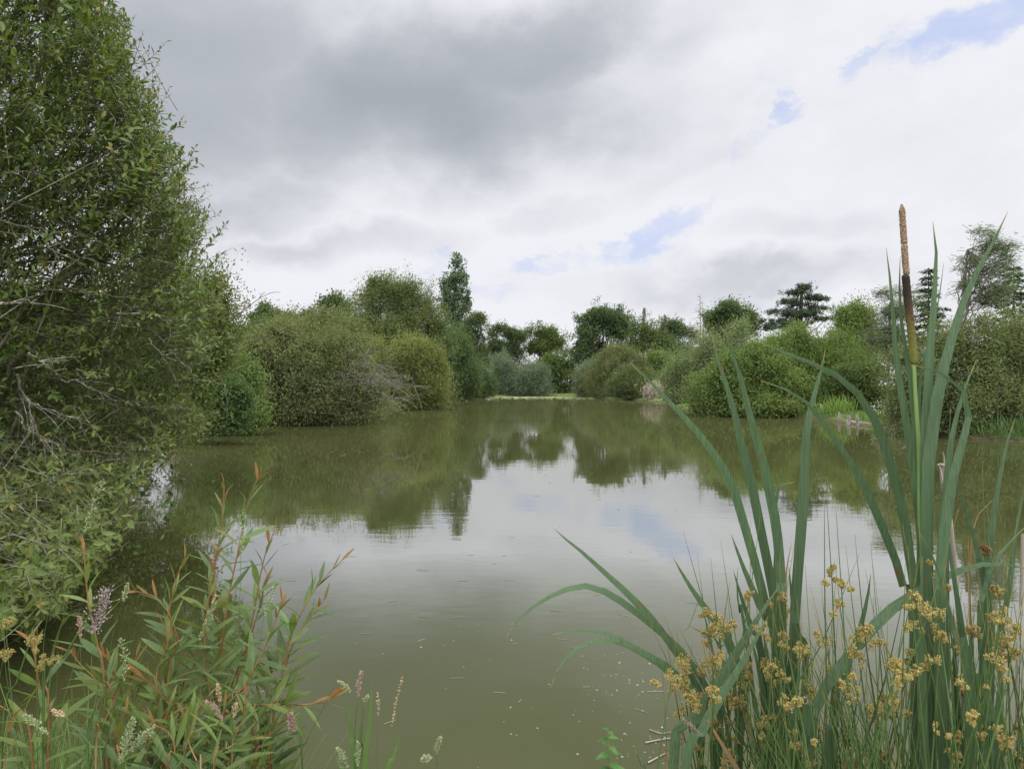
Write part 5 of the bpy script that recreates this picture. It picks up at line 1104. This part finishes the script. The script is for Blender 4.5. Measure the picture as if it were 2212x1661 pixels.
def tuft():
    Y = 1.9; b = at(r9(1350, 1400)[0], 2000, Y); z = gz(b[0], Y); root = thing('grass_tuft', (b[0], Y, z), 'small tuft of broad bright grass blades at the bottom between saplings and open water', 'grass')
    B = np.array([b[0], Y, z]); rng = R_(150)
    for pts, w in (([r9(1280, 880), r9(1300, 1000), r9(1320, 1150), r9(1335, 1400)], 13), ([r9(1412, 920), r9(1400, 1050), r9(1385, 1200), r9(1375, 1400)], 12), ([r9(1482, 725), r9(1470, 900), r9(1455, 1100), r9(1430, 1400)], 11),
                   ([r9(1690, 1155), r9(1665, 1250), r9(1630, 1350), r9(1600, 1450)], 14), ([r9(1195, 1295), r9(1215, 1350), r9(1240, 1420), r9(1260, 1500)], 12)):
        mb = MB(); blade_geo(mb, pts, w, Y, B + rng.normal(size=3) * [.05, .03, 0], .1, rng.uniform(.2, .8)); mb.build('leaf', M['blade_grass'], root)
tuft()
def nettle():
    Y = 2.3; q = spline(np.array([at(1313, 1578, Y), at(1318, 1640, Y), at(1322, 1720, Y), np.array([at(1325, 1720, Y)[0], Y, .25])]), 20)[::-1]; root = thing('nettle', q[0], 'single young nettle at the bottom of the picture left of the rushes', 'nettle')
    mb = MB(); tubes(mb, q, np.linspace(.003, .001, 20), 5); mb.build('stem', M['stem_green'], root, True); rng = R_(151); mb = MB()
    for k in range(9, 20):
        for a in (0, math.pi):
            an = a + k * 1.57 + .4; D = np.array([[math.cos(an), math.sin(an) * .8, .15 - (19 - k) * .03]]); l = .035 + .05 * (19 - k) / 10
            leaves_full(mb, q[k][None], D, np.array([[0, -.2, 1.]]), l, l * .5, np.array([rng.uniform(.2, 1)]), droop=.35, fold=.2, wide=.35, seg=6)
    mb.build('foliage', M['leaf_nettle'], root)
nettle()

def near_grass():
    rng = R_(160); n = 5200; mb = MB(); x = rng.uniform(-2.9, -.45, n); y = rng.uniform(1.0, 2.75, n); z = ground_z(x, y); P = np.stack([x, y, z], 1)
    h = rng.uniform(.22, .62, n) * np.where(x > -.75, .62, 1.0) * np.where(y < 1.5, .8, 1); D = unit(rng.normal(size=(n, 3)) * .24 + [0, 0, 1.]); N = unit(rng.normal(size=(n, 3)) * [1, 1, .2])
    k = z > .07; leaves_full(mb, P[k], D[k], N[k], h[k], rng.uniform(.003, .007, k.sum()), rng.uniform(0, 1, k.sum()), droop=rng.uniform(.1, .6, k.sum()), fold=.1, wide=.25, seg=5)
    n = 3200; x = rng.uniform(.85, 2.6, n); y = rng.uniform(.9, 2.5, n); z = ground_z(x, y); P = np.stack([x, y, z], 1); h = rng.uniform(.2, .55, n); D = unit(rng.normal(size=(n, 3)) * .28 + [0, 0, 1.]); N = unit(rng.normal(size=(n, 3)) * [1, 1, .2]); k = z > .07
    leaves_full(mb, P[k], D[k], N[k], h[k], rng.uniform(.003, .006, k.sum()), rng.uniform(0, 1, k.sum()), droop=rng.uniform(.1, .6, k.sum()), fold=.1, wide=.25, seg=5)
    tag(mb.build('near_bank_grass', M['blade_grass'], None), kind='stuff')
near_grass()
# long single blades and dry stalks that stand up out of the left grass
def tall_blades():
    rng = R_(161)
    for i, (pts, Y, w, mt, lab) in enumerate((([r8(860, 315), r8(740, 450), r8(600, 620), r8(470, 850), r8(330, 1200)], 1.8, 5, 'blade_grass', 'long slanting grass blade pointing up right towards the saplings'),
            ([r8(35, 360), r8(20, 520), r8(5, 700), r8(-20, 1000)], 1.6, 6, 'blade_grass', 'upright grass blade with brown tip at the left edge'), ([r8(445, 610), r8(400, 720), r8(350, 900), r8(300, 1150)], 1.7, 5, 'blade_grass', 'brown-tipped grass blade left of the mauve head'),
            ([r8(255, 630), r8(200, 800), r8(120, 1050), r8(20, 1400)], 1.7, 5, 'blade_grass', 'thin upright grass blade between the broad-leaved sapling shoots'),
            ([r8(820, 1115), r8(740, 1280), r8(690, 1400), r8(660, 1500)], 1.7, 4, 'blade_brown', 'dry straw stalk crossing the lower left grass'), ([r8(180, 1330), r8(90, 1470), r8(40, 1600), r8(20, 1700)], 1.55, 4, 'blade_brown', 'pale dry stalk bent at the lower left corner'),
            ([r8(-20, 1230), r8(60, 1290), r8(145, 1350)][::-1], 1.6, 7, 'blade_grass', 'blue-green leaf blade jutting in at the left edge'), ([r8(1395, 1350), r8(1290, 1440), r8(1350, 1600), r8(1380, 1700)], 1.6, 5, 'blade_brown', 'yellowed bent grass blade under the tallest sapling'),
            ([r8(690, 940), r8(670, 1100), r8(640, 1300), r8(600, 1500)], 1.7, 6, 'blade_grass', 'bright upright grass stalk left of the bushy sapling'))):
        b = at(pts[-1][0], 2200, Y); z = gz(b[0], Y); mb = MB(); root = thing('tall_grass', (b[0], Y, z), lab, 'grass blade', 'long grass blades on the left bank')
        blade_geo(mb, pts, w, Y, np.array([b[0], Y, z]), .2, rng.uniform(.2, .8)); mb.build('leaf', M[mt], root, True)
tall_blades()

# ------------------------------------------------------------------ scum, bubbles and floating bits on the water
def floaters():
    rng = R_(170); mb = MB()
    def pts(n, c, s, fld=1):
        u = rng.normal(size=n) * s[0] + c[0]; v = np.clip(rng.normal(size=n) * s[1] + c[1], 900, 1675); Y = F * CH / (v - CV); return np.stack([(u - CU) * Y / F, Y, 0 * Y + .001], 1)
    P = np.vstack([pts(80, (1360, 1470), (70, 55)), pts(25, (1290, 1560), (110, 60)), pts(30, (1420, 1600), (50, 30)), pts(35, (1000, 1450), (240, 120)), pts(30, (1200, 1250), (330, 90))])
    n = len(P); r = np.clip(rng.lognormal(-5.6, .5, n), .0018, .008)
    th = np.linspace(0, 6.283, 7)[:-1]
    for f, zz in ((1, 0), ):
        V = np.stack([P[:, :1] + r[:, None] * np.cos(th), P[:, 1:2] + r[:, None] * np.sin(th), 0 * th + P[:, 2:] + 0 * r[:, None]], -1); T = P + np.stack([0 * r, 0 * r, r * .7], 1)
        V = np.concatenate([V, T[:, None]], 1); b = np.arange(n)[:, None] * 7
        mb.add(V, [np.concatenate([b + np.array([[j, (j + 1) % 6, 6]]) for j in range(6)])], np.repeat(rng.uniform(0, 1, n), 7))
    tag(mb.build('water_bubbles', M['foam'], None, True), kind='stuff')
    mb = MB(); P = np.vstack([pts(40, (1150, 1150), (380, 140)), pts(22, (1000, 1400), (300, 120)), pts(40, (1250, 960), (350, 40))]); n = len(P); an = rng.normal(size=n) * .5; l = rng.uniform(.01, .06, n)
    D = np.stack([np.cos(an), np.sin(an), 0 * an], 1) * l[:, None]; tubes(mb, np.stack([P - D, P, P + D], 1) + [0, 0, .002], np.full((n, 3), .0018), 4, rnd=rng.uniform(0, .4, n))
    tag(mb.build('floating_debris', M['reed_dead'], None), kind='stuff')
    for pts_, w, lab in ((r6s((815, 1522), (900, 1505), (1015, 1488)), .004, 'upper floating dead reed by the foot of the rushes'), (r6s((830, 1632), (880, 1605), (935, 1575)), .004, 'lower floating dead reed by the foot of the rushes'),
                         (r6s((840, 1450), (900, 1470), (960, 1462)), .003, 'short curled floating reed scrap above the two dead reeds')):
        mb = MB(); q = []
        for u, v in pts_: Y = F * CH / (v - CV); q.append(((u - CU) * Y / F, Y, .006))
        tubes(mb, spline(np.array(q), 10), np.linspace(w, w * .6, 10), 6); o = mb.build('floating_reed', M['stem_pale'], None, True); tag(o, lab, 'floating reed', 'dead reeds floating by the near bank')
floaters()
